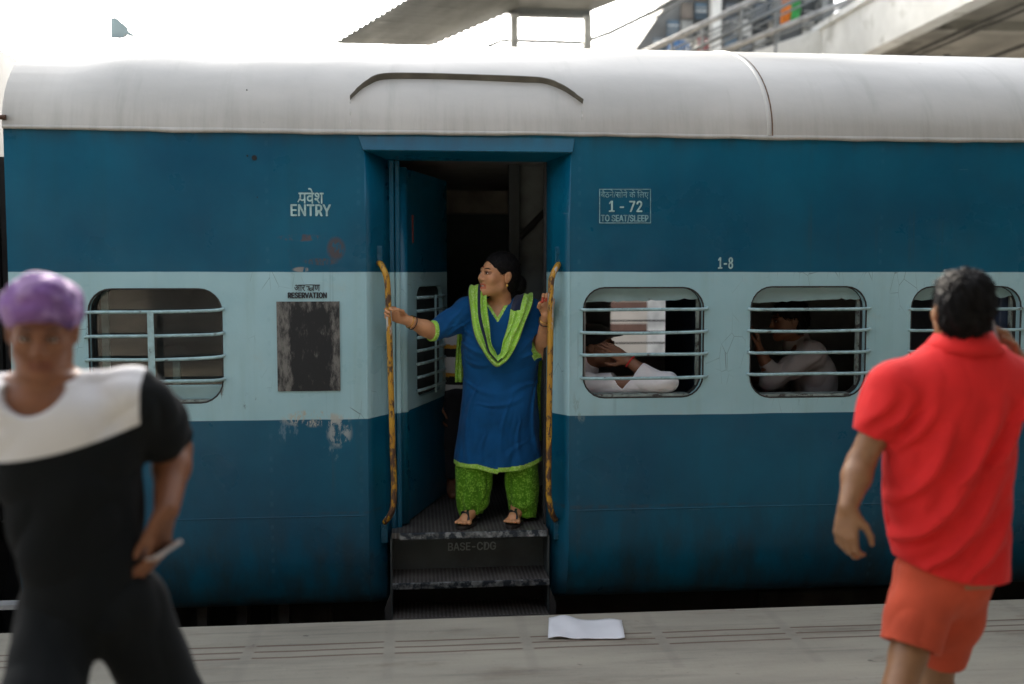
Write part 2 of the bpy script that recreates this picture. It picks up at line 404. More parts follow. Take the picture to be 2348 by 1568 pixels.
def make_roof(parent, x0, x1, name='roof'):
    m = MB(); xs = np.linspace(x0, x1, 30)
    m.grid([[(x, y, z) for (y, z) in ROOFP] for x in xs])
    for x in (x0, x1): m.add([(x, y, z) for (y, z) in ROOFP], [tuple(range(len(ROOFP)))])
    return m.build(name, ROOF, parent, smooth=False)
ro = make_roof(coach, XL, XR)
for p in ro.data.polygons: p.use_smooth = len(p.vertices) == 4
# roof edge lip
def lip(parent, x0, x1):
    m = MB(); xs = np.linspace(x0, x1, 120); rr = random.Random(5)
    rows = []
    for x in xs:
        dz = rr.uniform(-.003, .003) + .004 * math.sin(x * 1.9); rows.append([(x, -.011, ZG + .006), (x, -.017, ZG + .001 + dz), (x, -.018, ZG - .012 + dz), (x, -.002, ZG - .016 + dz)])
    m.grid(rows); m.build('roof_edge', ROOF, parent, smooth=True)
lip(coach, XL + .002, XR)
# vertical roof seam
for k_, px in enumerate((1762,)):
    xs = at(px, 310).x; m = MB(); rows = [[(xs + dx, y + n_[0], z + n_[1]) for dx, n_ in ((-.012, (0, 0)), (-.008, (-.004, .005)), (.008, (-.004, .005)), (.012, (0, 0)))] for (y, z) in ROOFP[:-1]]
    m.grid(rows); m.build('roof_seam', ROOF, coach, smooth=True)
    m = MB(); rows = [[(xs + dx, y - .002, z + .002) for dx in (.012, .019)] for (y, z) in ROOFP[:-1]]
    m.grid(rows); m.build('roof_seam_gap', simple('seam_rust', (.13, .08, .05), .8, var=.5, vs=20), coach)
# curved rain strip over the door
pp = smooth_path([roof_hit(803, 232), roof_hit(818, 217), roof_hit(845, 196), roof_hit(880, 184), roof_hit(960, 183), roof_hit(1075, 186), roof_hit(1190, 190), roof_hit(1245, 194), roof_hit(1285, 207), roof_hit(1315, 226), roof_hit(1335, 240)], 5)
m = MB()
rows = []
for p in pp:
    i_ = int(np.argmin([abs(p.y - q[0]) for q in ROOFP[:NR // 2]])); q0, q1 = ROOFP[max(i_ - 1, 0)], ROOFP[i_ + 1]
    nrm = Vector((0, -(q1[1] - q0[1]), q1[0] - q0[0])).normalized()
    rows.append([p - nrm * .012 + Vector((0, 0, .008)), p + nrm * .036 + Vector((0, 0, .006)), p + nrm * .037 + Vector((0, 0, .001)), p - nrm * .012 + Vector((0, 0, .001))])
m.grid(rows, close=True); m.build('rain_strip', simple('rain_strip_metal', (.13, .12, .095), .7, var=.3, dirt=(.05, .04, .03)), coach, smooth=False)
for px, py0 in ((803, 234), (1334, 242)):
    m = MB(); pts = [roof_hit(px, y) + Vector((0, -.003, .001)) for y in np.linspace(py0, 290, 8)]
    m.tube(pts, .003, 6); m.build('panel_joint', simple('joint_line', (.42, .42, .39), .7), coach)

# windows of the near side (picture edges)
WIN = [dict(b=(203, 511, 661, 926), bars=(715, 770, 823, 876), kind='left'),
       dict(b=(1336, 1613, 658, 912), bars=(710, 762, 813, 866), kind='shut', sh=(694, 686)),
       dict(b=(1719, 1985, 656, 911), bars=(709, 758, 808, 857), kind='shut', sh=(696, 684)),
       dict(b=(2086, 2339, 656, 905), bars=(709, 757, 805, 853), kind='shut', sh=(690, 680))]
for w_ in WIN:
    x0, x1, y0, y1 = w_['b']; w_['x0'] = at(x0, (y0 + y1) / 2).x; w_['x1'] = at(x1, (y0 + y1) / 2).x
    w_['z1'] = at((x0 + x1) / 2, y0).z; w_['z0'] = at((x0 + x1) / 2, y1).z
dxw = WIN[3]['x0'] - WIN[2]['x0']
for k in range(1, 8):
    w_ = dict(WIN[3]); w_['x0'] += .82 * k; w_['x1'] += .82 * k; w_['extra'] = True
    if w_['x1'] < XR - 1: WIN.append(w_)
TU = .40    # where the side starts to turn under
holes = [rrect(w_['x0'], w_['x1'], w_['z0'], w_['z1'], .115) for w_ in WIN]
outer = [(XL, TU), (XDL, TU), (XDL, ZH), (XDR, ZH), (XDR, TU), (XR, TU), (XR, ZG), (XL, ZG)]
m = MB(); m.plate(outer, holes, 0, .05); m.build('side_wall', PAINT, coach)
PROF = [(0, TU), (.001, .32), (.006, .24), (.018, .15), (.036, .07), (.062, .005), (.095, -.045), (.14, -.07)]
m = MB()
for x0, x1 in ((XL, XDL), (XDR, XR)):
    m.grid([[(x, y, z) for (y, z) in PROF] for x in np.linspace(x0, x1, 10)])
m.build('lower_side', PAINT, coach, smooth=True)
for x0, x1 in ((XL, XDL - .01), (XDR + .01, XR)):
    m = MB(); m.tube([(x0, -.0005, .432), (x1, -.0005, .432)], .003, 6); m.build('weld_seam', PAINT, coach)
# far side wall and ends
fx = [at(1400, 700, 3.2).x, at(1556, 700, 3.2).x]; fw = fx[1] - fx[0]
fz0, fz1 = at(1480, 812, 3.2).z, at(1480, 684, 3.2).z
FH = [(fx[0], fx[1])]
m = MB(); m.plate([(XL, -.05), (XR, -.05), (XR, ZG), (XL, ZG)], [rrect(a_, b_, fz0, fz1, .03, 3) for a_, b_ in FH], WID - .04, WID); m.build('far_wall', INSIDE, coach)
for a_, b_ in FH:
    for z in np.linspace(fz0, fz1, 6)[1:-1]: m = MB(); m.box(a_, b_, WID - .03, WID - .02, z - .006, z + .006); m.build('far_window_bar', DARK, coach)
for x in (XL, XR - .03): m = MB(); m.box(x, x + .03, .05, WID - .04, -.05, ZG); m.build('end_wall', DARK, coach)
# gangway bellows on the left end
m = MB()
for k in range(6): m.box(XL - .05 - .045 * k, XL - .02 - .045 * k, 1.0, 2.25, .2, 2.35)
m.build('gangway_bellows', simple('bellows_rubber', (.015, .014, .014), .8), coach)
m = MB(); m.tube([(XL - .12, -.01, 2.43), (XL + .02, -.012, 2.428)], .012, 8); m.build('end_bracket', simple('end_bracket_rust', (.08, .035, .02), .8), coach)
# lintel over the doorway, tipped back to the sky
m = MB(); xa, xb = at(820, 330).x, at(1318, 330).x
m.hexa([(XDL - .005, -.022, ZH - .002), (XDR + .005, -.022, ZH - .002), (XDR + .005, .05, ZH - .002), (XDL - .005, .05, ZH - .002),
        (xa, -.001, ZG - .02), (xb, -.001, ZG - .02), (xb, .05, ZG - .02), (xa, .05, ZG - .02)]); m.build('door_lintel', PAINT, coach, bevel=.004)
# splayed jambs
def jamb(xo, xi, name='door_jamb'):
    m = MB(); pr = [(0, ZH), (0, 1.9), (0, 1.4), (0, .9), (0, TU)] + PROF[1:]
    rows = []
    for (y, z) in pr:
        rows.append([(xo, y + .0, z), (xo + (xi - xo) * .06, y + .003, z), (xo + (xi - xo) * .35, y + (YJ - y) * .33, z), (xo + (xi - xo) * .7, y + (YJ - y) * .69, z), (xi, YJ, z)])
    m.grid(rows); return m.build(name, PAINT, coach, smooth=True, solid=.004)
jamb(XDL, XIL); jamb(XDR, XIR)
m = MB(); m.hexa([(XDL, .0, ZH - .004), (XDR, .0, ZH - .004), (XIR, YJ, ZH - .03), (XIL, YJ, ZH - .03), (XDL, .0, ZH + .01), (XDR, .0, ZH + .01), (XIR, YJ, ZH), (XIL, YJ, ZH)])
m.build('door_soffit', PAINT, coach)
# gusset plates below the jambs
for xi, s in ((XIL, -1), (XIR, 1)):
    m = MB(); m.prism([(xi, .02), (xi + s * .035, -.07), (xi + s * .03, -.16), (xi, -.26)], 'y', .01, .03)
    m.build('step_gusset', simple('step_gusset_grime', (.018, .017, .016), .8), coach)
    m = MB(); m.box(xi - .005, xi + .005, .075, .30, -.30, FZ - .035); m.build('step_side', RISER, coach)
# door posts
xp0, xp1 = XIL, at(918, 700, .20).x
m = MB(); m.box(XIL, at(905, 700, .18).x, YJ - .004, YJ + .03, FZ - .02, ZH - .03); m.box(at(906, 700, .18).x, xp1, YJ + .012, YJ + .05, FZ - .02, ZH - .03)
m.build('door_post', PAINT, coach, bevel=.006)
m = MB(); m.box(XIR - .014, XIR + .02, YJ, YJ + .05, FZ - .02, ZH - .03); m.build('door_post', DARK, coach, bevel=.004)
# door leaf swung inward
H0 = Vector((xp1 + .004, YJ + .075, 0)); H1 = Vector((at(1017, 500, 1.0).x, 1.0, 0)); dv = (H1 - H0); LEN = dv.length; dv.normalize(); nv = Vector((dv.y, -dv.x, 0))
def leaf(u, v, z): return H0 + dv * u + nv * v + Vector((0, 0, z))
door = bpy.data.objects.new('door', None); COL.objects.link(door); door.parent = coach
m = MB()
zt, zb = ZH - .06, FZ + .01
lz0, lz1 = .985, 1.60
lo_ = [(0, zb), (LEN, zb), (LEN, zt), (0, zt)]; hl = rrect(.20, LEN - .10, lz0, lz1, .07)
m.plate(lo_, [hl], -.02, .02)
m.v = [tuple(leaf(p[0], -p[1], p[2])) for p in m.v]
dl = m.build('door_leaf', PAINT_IN, door, bevel=.004)
m = MB(); m.tube([leaf(0, 0, zb), leaf(0, 0, zt)], .036, 12); m.build('door_edge', PAINT_IN, door, smooth=True)
for k in range(8):
    z = lz0 + .04 + (lz1 - lz0 - .10) * k / 7
    m = MB(); m.tube([leaf(.185, .028, z), leaf(.3, .04, z), leaf(LEN - .2, .04, z), leaf(LEN - .085, .028, z)], .009, 8); m.build('window_bar', BARM, door, smooth=True)
m = MB(); m.tube([leaf(.47, .045, lz0), leaf(.47, .045, lz1 - .05)], .007, 8); m.build('window_bar', BARM, door, smooth=True)
m = MB(); m.plate(rrect(.19, LEN - .09, lz0 - .01, lz1 + .01, .08), [], -.016, -.012); m.v = [tuple(leaf(p[0], -p[1] - .02, p[2])) for p in m.v]
m.build('door_shutter', simple('door_shutter_dark', (.03, .04, .04), .6), door)
m = MB(); q = [leaf(.12 + dx, .0225, z) for dx, z in ((0, 1.99), (.02, 1.99), (.025, 1.84), (.005, 1.84))]; m.add([tuple(p) for p in q], [(0, 1, 2, 3)])
m.build('red_paint_mark', simple('red_mark', (.16, .03, .02), .7), door, solid=.002)
# floor, steps, risers
m = MB(); m.box(XIL - .25, XIR + .16, .20, 3.1, FZ - .03, FZ); m.box(XIL + .004, XIR - .004, .065, .20, FZ - .03, FZ); m.build('vestibule_floor', TREAD, coach)
m = MB(); m.box(XIL + .045, XIR - .008, .052, .064, FZ - .036, FZ + .001); m.build('floor_nosing', EDGE, coach, bevel=.004)
Z2, Z3 = at(1080, 1333, .0).z, at(1080, 1414, .0).z
for z, y0 in ((Z2, .0), (Z3, -.005)):
    m = MB(); m.box(XIL + .006, XIR - .006, y0 + .012, .26, z - .03, z); st = m.build('step', TREAD, coach)
    m = MB(); m.box(XIL + .004, XIR - .004, y0, y0 + .011, z - .034, z + .001); m.build('step_nosing', EDGE if z == Z2 else STEEL, st, bevel=.004)
m = MB(); m.box(XIL + .006, XIR - .006, .25, .27, Z2, FZ - .04); m.build('step_riser', RISER, coach)
m = MB(); m.box(XIL + .006, XIR - .006, .262, .28, Z3, Z2 - .031); m.build('step_riser', DARK, coach)
# vestibule shell
VL, VR = XIL - .25, XIR + .16
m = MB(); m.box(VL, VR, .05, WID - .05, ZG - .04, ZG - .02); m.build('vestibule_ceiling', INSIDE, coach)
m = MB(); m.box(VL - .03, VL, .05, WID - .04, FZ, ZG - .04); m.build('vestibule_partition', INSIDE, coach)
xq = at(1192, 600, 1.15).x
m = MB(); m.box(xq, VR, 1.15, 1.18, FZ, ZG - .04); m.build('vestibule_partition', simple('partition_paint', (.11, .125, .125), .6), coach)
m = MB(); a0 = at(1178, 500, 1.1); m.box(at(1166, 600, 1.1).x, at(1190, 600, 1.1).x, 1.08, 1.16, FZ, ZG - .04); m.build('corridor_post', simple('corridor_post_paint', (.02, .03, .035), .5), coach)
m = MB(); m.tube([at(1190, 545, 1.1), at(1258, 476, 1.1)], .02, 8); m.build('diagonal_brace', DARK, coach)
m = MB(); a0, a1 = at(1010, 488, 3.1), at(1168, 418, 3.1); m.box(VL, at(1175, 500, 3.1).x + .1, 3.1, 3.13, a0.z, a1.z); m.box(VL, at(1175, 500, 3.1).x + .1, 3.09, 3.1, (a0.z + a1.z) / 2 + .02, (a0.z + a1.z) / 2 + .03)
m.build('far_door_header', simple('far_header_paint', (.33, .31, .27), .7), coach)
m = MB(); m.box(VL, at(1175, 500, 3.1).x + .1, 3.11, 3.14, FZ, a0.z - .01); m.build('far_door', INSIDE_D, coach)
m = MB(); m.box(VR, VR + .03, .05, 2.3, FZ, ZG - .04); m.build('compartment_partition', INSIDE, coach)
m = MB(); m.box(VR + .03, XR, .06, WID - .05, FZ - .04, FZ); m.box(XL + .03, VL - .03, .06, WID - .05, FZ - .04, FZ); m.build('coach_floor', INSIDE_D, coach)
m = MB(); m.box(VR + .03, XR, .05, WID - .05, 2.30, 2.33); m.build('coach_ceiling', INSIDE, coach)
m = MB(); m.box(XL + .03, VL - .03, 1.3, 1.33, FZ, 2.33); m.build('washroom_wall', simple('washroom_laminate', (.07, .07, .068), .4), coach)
# benches between the windows
bx = [(WIN[1]['x1'] + WIN[2]['x0']) / 2 + 1.6 * k for k in range(0, 5)]
for x in bx:
    m = MB(); m.box(x - .03, x + .03, .10, 1.2, FZ + .4, 2.0); b = m.build('bench_back', SEAT, coach, bevel=.01)
    m = MB(); m.box(x + .03, x + .48, .10, 1.2, FZ + .38, FZ + .46); m.build('bench_seat', SEAT, b, bevel=.02)
    m = MB(); m.box(x - .48, x - .03, .10, 1.2, FZ + .38, FZ + .46); m.build('bench_seat', SEAT, b, bevel=.02)
# underframe
m = MB(); m.box(XL + .2, XR, .35, .55, -.42, -.06); m.build('sole_bar', DARK, coach)
UFG = simple('underframe_grime', (.035, .033, .03), .85, var=.5)
m = MB()
for px in (470, 560, 655): 
    x = at(px, 1400, .3).x; m.prism([(x - .03, -.05), (x + .03, -.05), (x + .015, -.45), (x - .015, -.45)], 'y', .22, .34)
m.build('underframe_bracket', UFG, coach)
m = MB(); x = at(740, 1400, .3).x; m.box(x - .28, x + .05, .3, .9, -.75, -.12); m.build('underframe_box', UFG, coach, bevel=.02)
m = MB(); x = at(1900, 1400, .3).x; m.box(x - .4, x + .7, .3, .9, -.7, -.14); m.build('underframe_box', UFG, coach, bevel=.02)
for k, x in enumerate((XL + 1.2, XL + 3.9)):
    m = MB(); prof = [(.46 * math.cos(2 * math.pi * i / 28), -.48 + .46 * math.sin(2 * math.pi * i / 28)) for i in range(28)]
    m.prism([(x + p[0], p[1]) for p in prof], 'y', .71, .85); m.build('wheel', UFG, coach)
# window fittings
def ring(w_, gap, y0, y1, mat, name, par, r=.115, wd=.016):
    m = MB(); o = rrect(w_['x0'] - gap, w_['x1'] + gap, w_['z0'] - gap, w_['z1'] + gap, r + gap); i = rrect(w_['x0'] + wd, w_['x1'] - wd, w_['z0'] + wd, w_['z1'] - wd, max(r - wd, .02))
    m.plate(o, [i], y0, y1); return m.build(name, mat, par)
GLASS = G('dusty_glass')
_tr = GLASS.n.new('ShaderNodeBsdfTransparent'); _gl = GLASS.n.new('ShaderNodeBsdfGlossy'); _df = GLASS.n.new('ShaderNodeBsdfDiffuse')
_gl.inputs['Roughness'].default_value = .06; _df.inputs[0].default_value = (.07, .073, .07, 1); _tr.inputs[0].default_value = (.8, .82, .8, 1)
_m1 = GLASS.n.new('ShaderNodeMixShader'); _m2 = GLASS.n.new('ShaderNodeMixShader'); _m1.inputs[0].default_value = .045
GLASS.L(GLASS.ss(GLASS.noise(6, GLASS.scale(GLASS.pos(), (1, 1, 3)), 6), .3, .8, .10, .34), _m2.inputs[0])
GLASS.L(_tr.outputs[0], _m1.inputs[1]); GLASS.L(_gl.outputs[0], _m1.inputs[2]); GLASS.L(_m1.outputs[0], _m2.inputs[1]); GLASS.L(_df.outputs[0], _m2.inputs[2]); GLASS.L(_m2.outputs[0], GLASS.out.inputs[0])
for w_ in WIN:
    we = bpy.data.objects.new('window', None); COL.objects.link(we); we.parent = coach
    xc = (w_['x0'] + w_['x1']) / 2
    # reveal behind the wall and a dark seal line
    rv = ring(w_, .012, .052, .10, SEAL, 'window_frame', we, wd=.004)
    m = MB(); m.tube([(p[0], .003, p[1]) for p in rrect(w_['x0'] + .002, w_['x1'] - .002, w_['z0'] + .002, w_['z1'] - .002, .113)] + [(w_['x1'] - .002, .003, w_['z1'] - .115)], .005, 6, caps=False)
    m.build('window_seal', SEAL, we)
    m = MB(); m.box(w_['x0'] + .07, w_['x1'] - .07, .006, .10, w_['z0'] + .001, w_['z0'] + .018); m.build('window_sill', SILL, we, bevel=.003)
    px0, px1 = w_['b'][0], w_['b'][1]; rr = random.Random(int(w_['x0'] * 100))
    zs = [at((px0 + px1) / 2, y).z for y in w_['bars']]
    for k, z in enumerate(zs):
        s = rr.uniform(-.006, .006); a_, b_ = w_['x0'], w_['x1']
        if w_['kind'] == 'left':
            pts = [(a_ - .012, -.004, z - .006), (a_ + .03, -.014, z + .0), (xc, -.012, z + s), (b_ - .05, -.014, z + .006), (b_ + .01, -.004, z + .016)]
        else:
            pts = [(a_ - .012, -.004, z + .006), (a_ + .03, -.013, z + .0), (xc, -.012, z + s * .6), (b_ - .03, -.013, z + .002), (b_ + .018, -.004, z + .010)]
        m = MB(); m.tube(smooth_path(pts, 3), .0085, 8); m.build('window_bar', BARM, we, smooth=True)
    if w_['kind'] == 'left':
        xv = at(350, 800).x; m = MB(); m.hexa([(at(344, 880).x, -.026, zs[3] - .006), (at(360, 880).x, -.026, zs[3] - .006), (at(360, 880).x, -.021, zs[3] - .006), (at(344, 880).x, -.021, zs[3] - .006),
              (at(340, 715).x, -.026, zs[0] + .006), (at(354, 715).x, -.026, zs[0] + .006), (at(354, 715).x, -.021, zs[0] + .006), (at(340, 715).x, -.021, zs[0] + .006)])
        m.build('window_stay', BARM, we)
        m = MB(); m.box(w_['x0'] + .005, w_['x1'] - .005, .062, .066, zs[3] - .03, w_['z1']); m.build('window_pane', GLASS.m, we)
        m = MB(); m.box(w_['x0'] - .01, w_['x1'] + .01, .045, .075, w_['z0'] - .01, zs[3] - .022); m.build('window_shutter', SHUT, we, bevel=.004)
        m = MB(); m.box(at(236, 800, .08).x, at(252, 800, .08).x, .068, .09, w_['z0'], w_['z1']); m.build('sash_bar', SHUT, we)
        m = MB(); m.box(at(396, 800, .08).x, at(412, 800, .08).x, .07, .09, w_['z0'], zs[2]); m.build('sash_bar', SHUT, we)
    else:
        y0, y1 = w_['sh']; za, zb_ = at(px0, y0).z, at(px1, y1).z
        m = MB(); n = 26; top = [(w_['x0'] - .01 + (w_['x1'] - w_['x0'] + .02) * k / n, w_['z1'] + .02) for k in range(n + 1)]
        bot = [(w_['x0'] - .01 + (w_['x1'] - w_['x0'] + .02) * k / n, za + (zb_ - za) * k / n + rr.uniform(-.004, .004) * (2 if k > n * .7 else 1)) for k in range(n + 1)]
        m.plate(bot + top[::-1], [], .054, .066); m.build('window_shutter', SHUT, we)
        m = MB(); m.box(w_['x1'] - .022, w_['x1'] - .006, .07, .09, w_['z0'], w_['z1']); m.build('sash_bar', SILL, we)
# handrails
def handrail(pts, r, brk):
    p = smooth_path(pts, 5); m = MB(); m.tube(p, r, 10); h = m.build('handrail', YELLOW, coach, smooth=True)
    for (px, py, Y, hh) in brk:
        q = at(px, py, Y); m = MB(); m.box(q.x - .018, q.x + .018, q.y - .012, q.y + .004, q.z - hh, q.z + hh)
        b = m.build('rail_bracket', PAINT_IN, h, bevel=.004)
        m = MB()
        for dz in (-.4, .5):
            m.tube([(q.x, q.y - .02, q.z + dz * hh), (q.x, q.y - .010, q.z + dz * hh)], .009, 6)
        m.build('bolt', PAINT_IN, b)
handrail([at(868, 603, .085), at(873, 606, .05), at(882, 624, .025), at(888, 650, .02), at(891, 720, .02), at(894, 820, .02), at(897, 920, .02), at(900, 1030, .02), at(903, 1120, .02), at(901, 1160, .022), at(893, 1183, .035), at(882, 1197, .07)], .0155,
         [(869, 588, .09, .055), (881, 1222, .09, .05)])
handrail([at(1281, 606, .085), at(1277, 610, .05), at(1268, 628, .025), at(1263, 652, .02), at(1262, 720, .02), at(1261, 820, .02), at(1259, 920, .02), at(1258, 1020, .02), at(1257, 1100, .02), at(1259, 1150, .022), at(1266, 1178, .035), at(1273, 1192, .07)], .0155,
         [(1279, 590, .09, .055), (1276, 1215, .09, .05)])
# reservation board
q0, q1 = at(637, 897), at(778, 691)
m = MB(); m.box(q0.x, q1.x, -.006, .01, q0.z, q1.z); m.build('reservation_board', BOARD, coach)
# lettering
FONT = None
try:      # the plain grotesque that ships inside Blender; the built-in face is the fallback
    import os
    FONT = bpy.data.fonts.load(os.path.join(bpy.utils.resource_path('LOCAL'), 'datafiles', 'fonts', 'Inter.woff2'))
except Exception: FONT = None
def letter(body, name, cx, cy, hpx, wpx, mat, Y=-.003, bold=0.0, shear=0):
    c = bpy.data.curves.new('t', 'FONT'); c.body = body
    if FONT and body.isascii(): c.font = FONT; bold = 0
    c.offset = bold; c.shear = shear
    o = bpy.data.objects.new('t', c); COL.objects.link(o)
    me = bpy.data.meshes.new_from_object(o.evaluated_get(bpy.context.evaluated_depsgraph_get()))
    V = np.array([v.co[:2] for v in me.vertices]); F = [tuple(p.vertices) for p in me.polygons]
    bpy.data.objects.remove(o); bpy.data.curves.remove(c); bpy.data.meshes.remove(me)
    lo, hi = V.min(0), V.max(0); q = at(cx, cy, Y)
    W_ = (at(cx + wpx / 2, cy, Y) - at(cx - wpx / 2, cy, Y)).x; H_ = (at(cx, cy - hpx / 2, Y) - at(cx, cy + hpx / 2, Y)).z
    V = (V - (lo + hi) / 2) / (hi - lo)
    return V, F, q, W_, H_, name, mat, Y
def lettering(items, name, mat, strokes=()):
    m = MB(); Y = -.003
    for it in items:
        V, F, q, W_, H_ = letter(*it)[:5]; Y = q.y
        for k_, (dx_, dz_) in enumerate(((0, 0), (it[8], 0), (-it[8], 0), (0, it[8] * .6), (0, -it[8] * .6)) if len(it) > 8 and it[8] and it[0].isascii() else ((0, 0),)):
            m.add([(q.x + v[0] * W_ + dx_ * .07, Y - .0003 * k_, q.z + v[1] * H_ + dz_ * .07) for v in V], F)
    for pts, wd in strokes:
        P = [at(*p, Y) for p in pts]
        for a_, b_ in zip(P[:-1], P[1:]):
            d = (b_ - a_).normalized(); n_ = Vector((-d.z, 0, d.x)) * wd
            a_, b_ = a_ - d * wd * .5, b_ + d * wd * .5
            m.add([a_ - n_, b_ - n_, b_ + n_, a_ + n_], [(0, 1, 2, 3)])
    return m.build(name, mat, coach, solid=.0015)
lettering([('पवेश', '', 713, 449, 36, 58, LET_P, -.003, .012)], 'hindi_entry_lettering', LET_P, [([(689, 452), (683, 463)], .003)])
lettering([('ENTRY', '', 712.5, 482, 26, 91, LET_P, -.003, .03)], 'entry_lettering', LET_P)
lettering([('आर', '', 687, 660, 15, 25, LET_K, -.003, .01), ('ण', '', 727, 660, 15, 13, LET_K, -.003, .01)], 'hindi_reservation_lettering', LET_K,
          [([(700, 653), (721, 653)], .0018), ([(718, 653), (718, 667)], .002), ([(702, 657), (709, 657), (707, 661), (712, 666), (705, 664)], .002), ([(709, 661), (718, 660)], .002), ([(712, 666), (717, 663)], .002)])
lettering([('RESERVATION', '', 704.5, 677, 12.5, 88, LET_K, -.003, .03)], 'reservation_lettering', LET_K)
lettering([('बैठने/सोने के िलए', '', 1432, 446, 21, 110, LET_F, -.003, .0)], 'hindi_berth_lettering', LET_F)
lettering([('1 - 72', '', 1434, 473, 25, 75, LET_P, -.003, .03)], 'berth_number_lettering', LET_P)
lettering([('TO SEAT/SLEEP', '', 1432, 501, 17, 108, LET_F, -.003, .025)], 'berth_lettering', LET_F)
lettering([], 'lettering_border', LET_F, [([(1374.5, 434), (1374.5, 511)], .0022), ([(1491, 434), (1491, 511)], .0022), ([(1374, 434), (1491, 434)], .0022), ([(1374, 511), (1491, 511)], .0022)])
lettering([('1-8', '', 1663, 603, 26, 33, LET_P, -.003, .03)], 'berth_range_lettering', LET_P)
lettering([('BASE-CDG', '', 1082, 1252, 18, 109, LET_G, .247, .02)], 'base_lettering', LET_G)
# small dark rivets and a hole on the blue panel
m = MB()
for px, py, r in ((583, 362, .013), (567, 357, .005), (590, 452, .003), (566, 207, .004)):
    q = at(px, py) if py > 300 else roof_hit(px, py)
    m.tube([(q.x, q.y - .004, q.z), (q.x, q.y + .004, q.z)], r, 10)
m.build('bolt_hole', DARK, coach)

# the next coach of the train, to the left
coach2 = thing('railway_coach', 'end of the next blue coach, cut off at the left picture edge', 'train coach', (XL - 8, WID / 2, -.93))
X2 = XL - .62
make_roof(coach2, X2 - 14, X2)
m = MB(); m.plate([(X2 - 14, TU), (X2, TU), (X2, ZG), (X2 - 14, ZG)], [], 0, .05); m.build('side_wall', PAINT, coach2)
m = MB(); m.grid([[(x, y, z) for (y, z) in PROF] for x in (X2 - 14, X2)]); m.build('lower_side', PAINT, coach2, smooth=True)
m = MB(); m.box(X2 - .03, X2 - .001, .05, WID - .05, -.05, ZG); m.build('end_wall', PAINT_IN, coach2)
m = MB(); m.box(X2 - 14, X2, WID - .045, WID - .005, -.05, ZG); m.build('far_wall', PAINT_IN, coach2)
m = MB()
for k in range(6): m.box(X2 + .02 + .045 * k, X2 + .05 + .045 * k, 1.0, 2.25, .2, 2.35)
m.build('gangway_bellows', DARK, coach2)
m = MB(); m.box(X2 + .001, X2 + .05, .15, WID - .15, -.75, .2); m.build('headstock', DARK, coach2)
m = MB(); m.tube([(X2 + .05, .62, .02), (X2 + .22, .62, .02), (X2 + .221, .62, .02), (X2 + .26, .62, .02)], [.07, .07, .17, .17], 14); m.build('buffer', UFG, coach2)
m = MB(); q = at(-20, 1391, .1); m.box(q.x - .4, at(46, 1391, .1).x, .08, .16, q.z - .012, q.z + .012); m.build('step_bar', simple('pale_step_bar', (.45, .46, .46), .5, .2), coach2)
m = MB(); m.box(XL - .05, XL - .001, .15, WID - .15, -.75, .2); m.build('headstock', DARK, coach)
m = MB(); m.box(X2 + .05, XL - .05, 1.2, 2.0, -.7, .15); m.build('coupler', DARK, coach)
# ------------------------------------------------------------------ figures: distance fields turned into one continuous skin
def V3(*p): return np.array(p, dtype=np.float32)
def na(v): return np.array(tuple(v), dtype=np.float32)
def smin(a_, b_, k):
    h = np.clip(.5 + .5 * (b_ - a_) / k, 0, 1); return b_ + (a_ - b_) * h - k * h * (1 - h)
class Prim:
    def __init__(s, fn, lo, hi): s.fn, s.lo, s.hi = fn, np.array(lo, float), np.array(hi, float)
def cone(a_, b_, ra, rb):
    a_, b_ = na(a_), na(b_); ab = b_ - a_; L2 = float(ab @ ab) + 1e-12; r = max(ra, rb)
    def fn(X, Y, Z):
        px, py, pz = X - a_[0], Y - a_[1], Z - a_[2]
        t = np.clip((px * ab[0] + py * ab[1] + pz * ab[2]) / L2, 0, 1)
        return np.sqrt((px - t * ab[0]) ** 2 + (py - t * ab[1]) ** 2 + (pz - t * ab[2]) ** 2) - (ra + (rb - ra) * t)
    return Prim(fn, np.minimum(a_, b_) - r, np.maximum(a_, b_) + r)
def ell(c, r, M=None):
    c = na(c); r = na(r); Mi = np.eye(3, dtype=np.float32) if M is None else np.array(M, dtype=np.float32)   # rows: local axes in world
    def fn(X, Y, Z):
        x, y, z = X - c[0], Y - c[1], Z - c[2]
        q = [(Mi[i, 0] * x + Mi[i, 1] * y + Mi[i, 2] * z) for i in range(3)]
        k0 = np.sqrt(sum((q[i] / r[i]) ** 2 for i in range(3))); k1 = np.sqrt(sum((q[i] / r[i] ** 2) ** 2 for i in range(3))) + 1e-9
        return k0 * (k0 - 1) / k1
    R_ = float(r.max()); return Prim(fn, c - R_, c + R_)
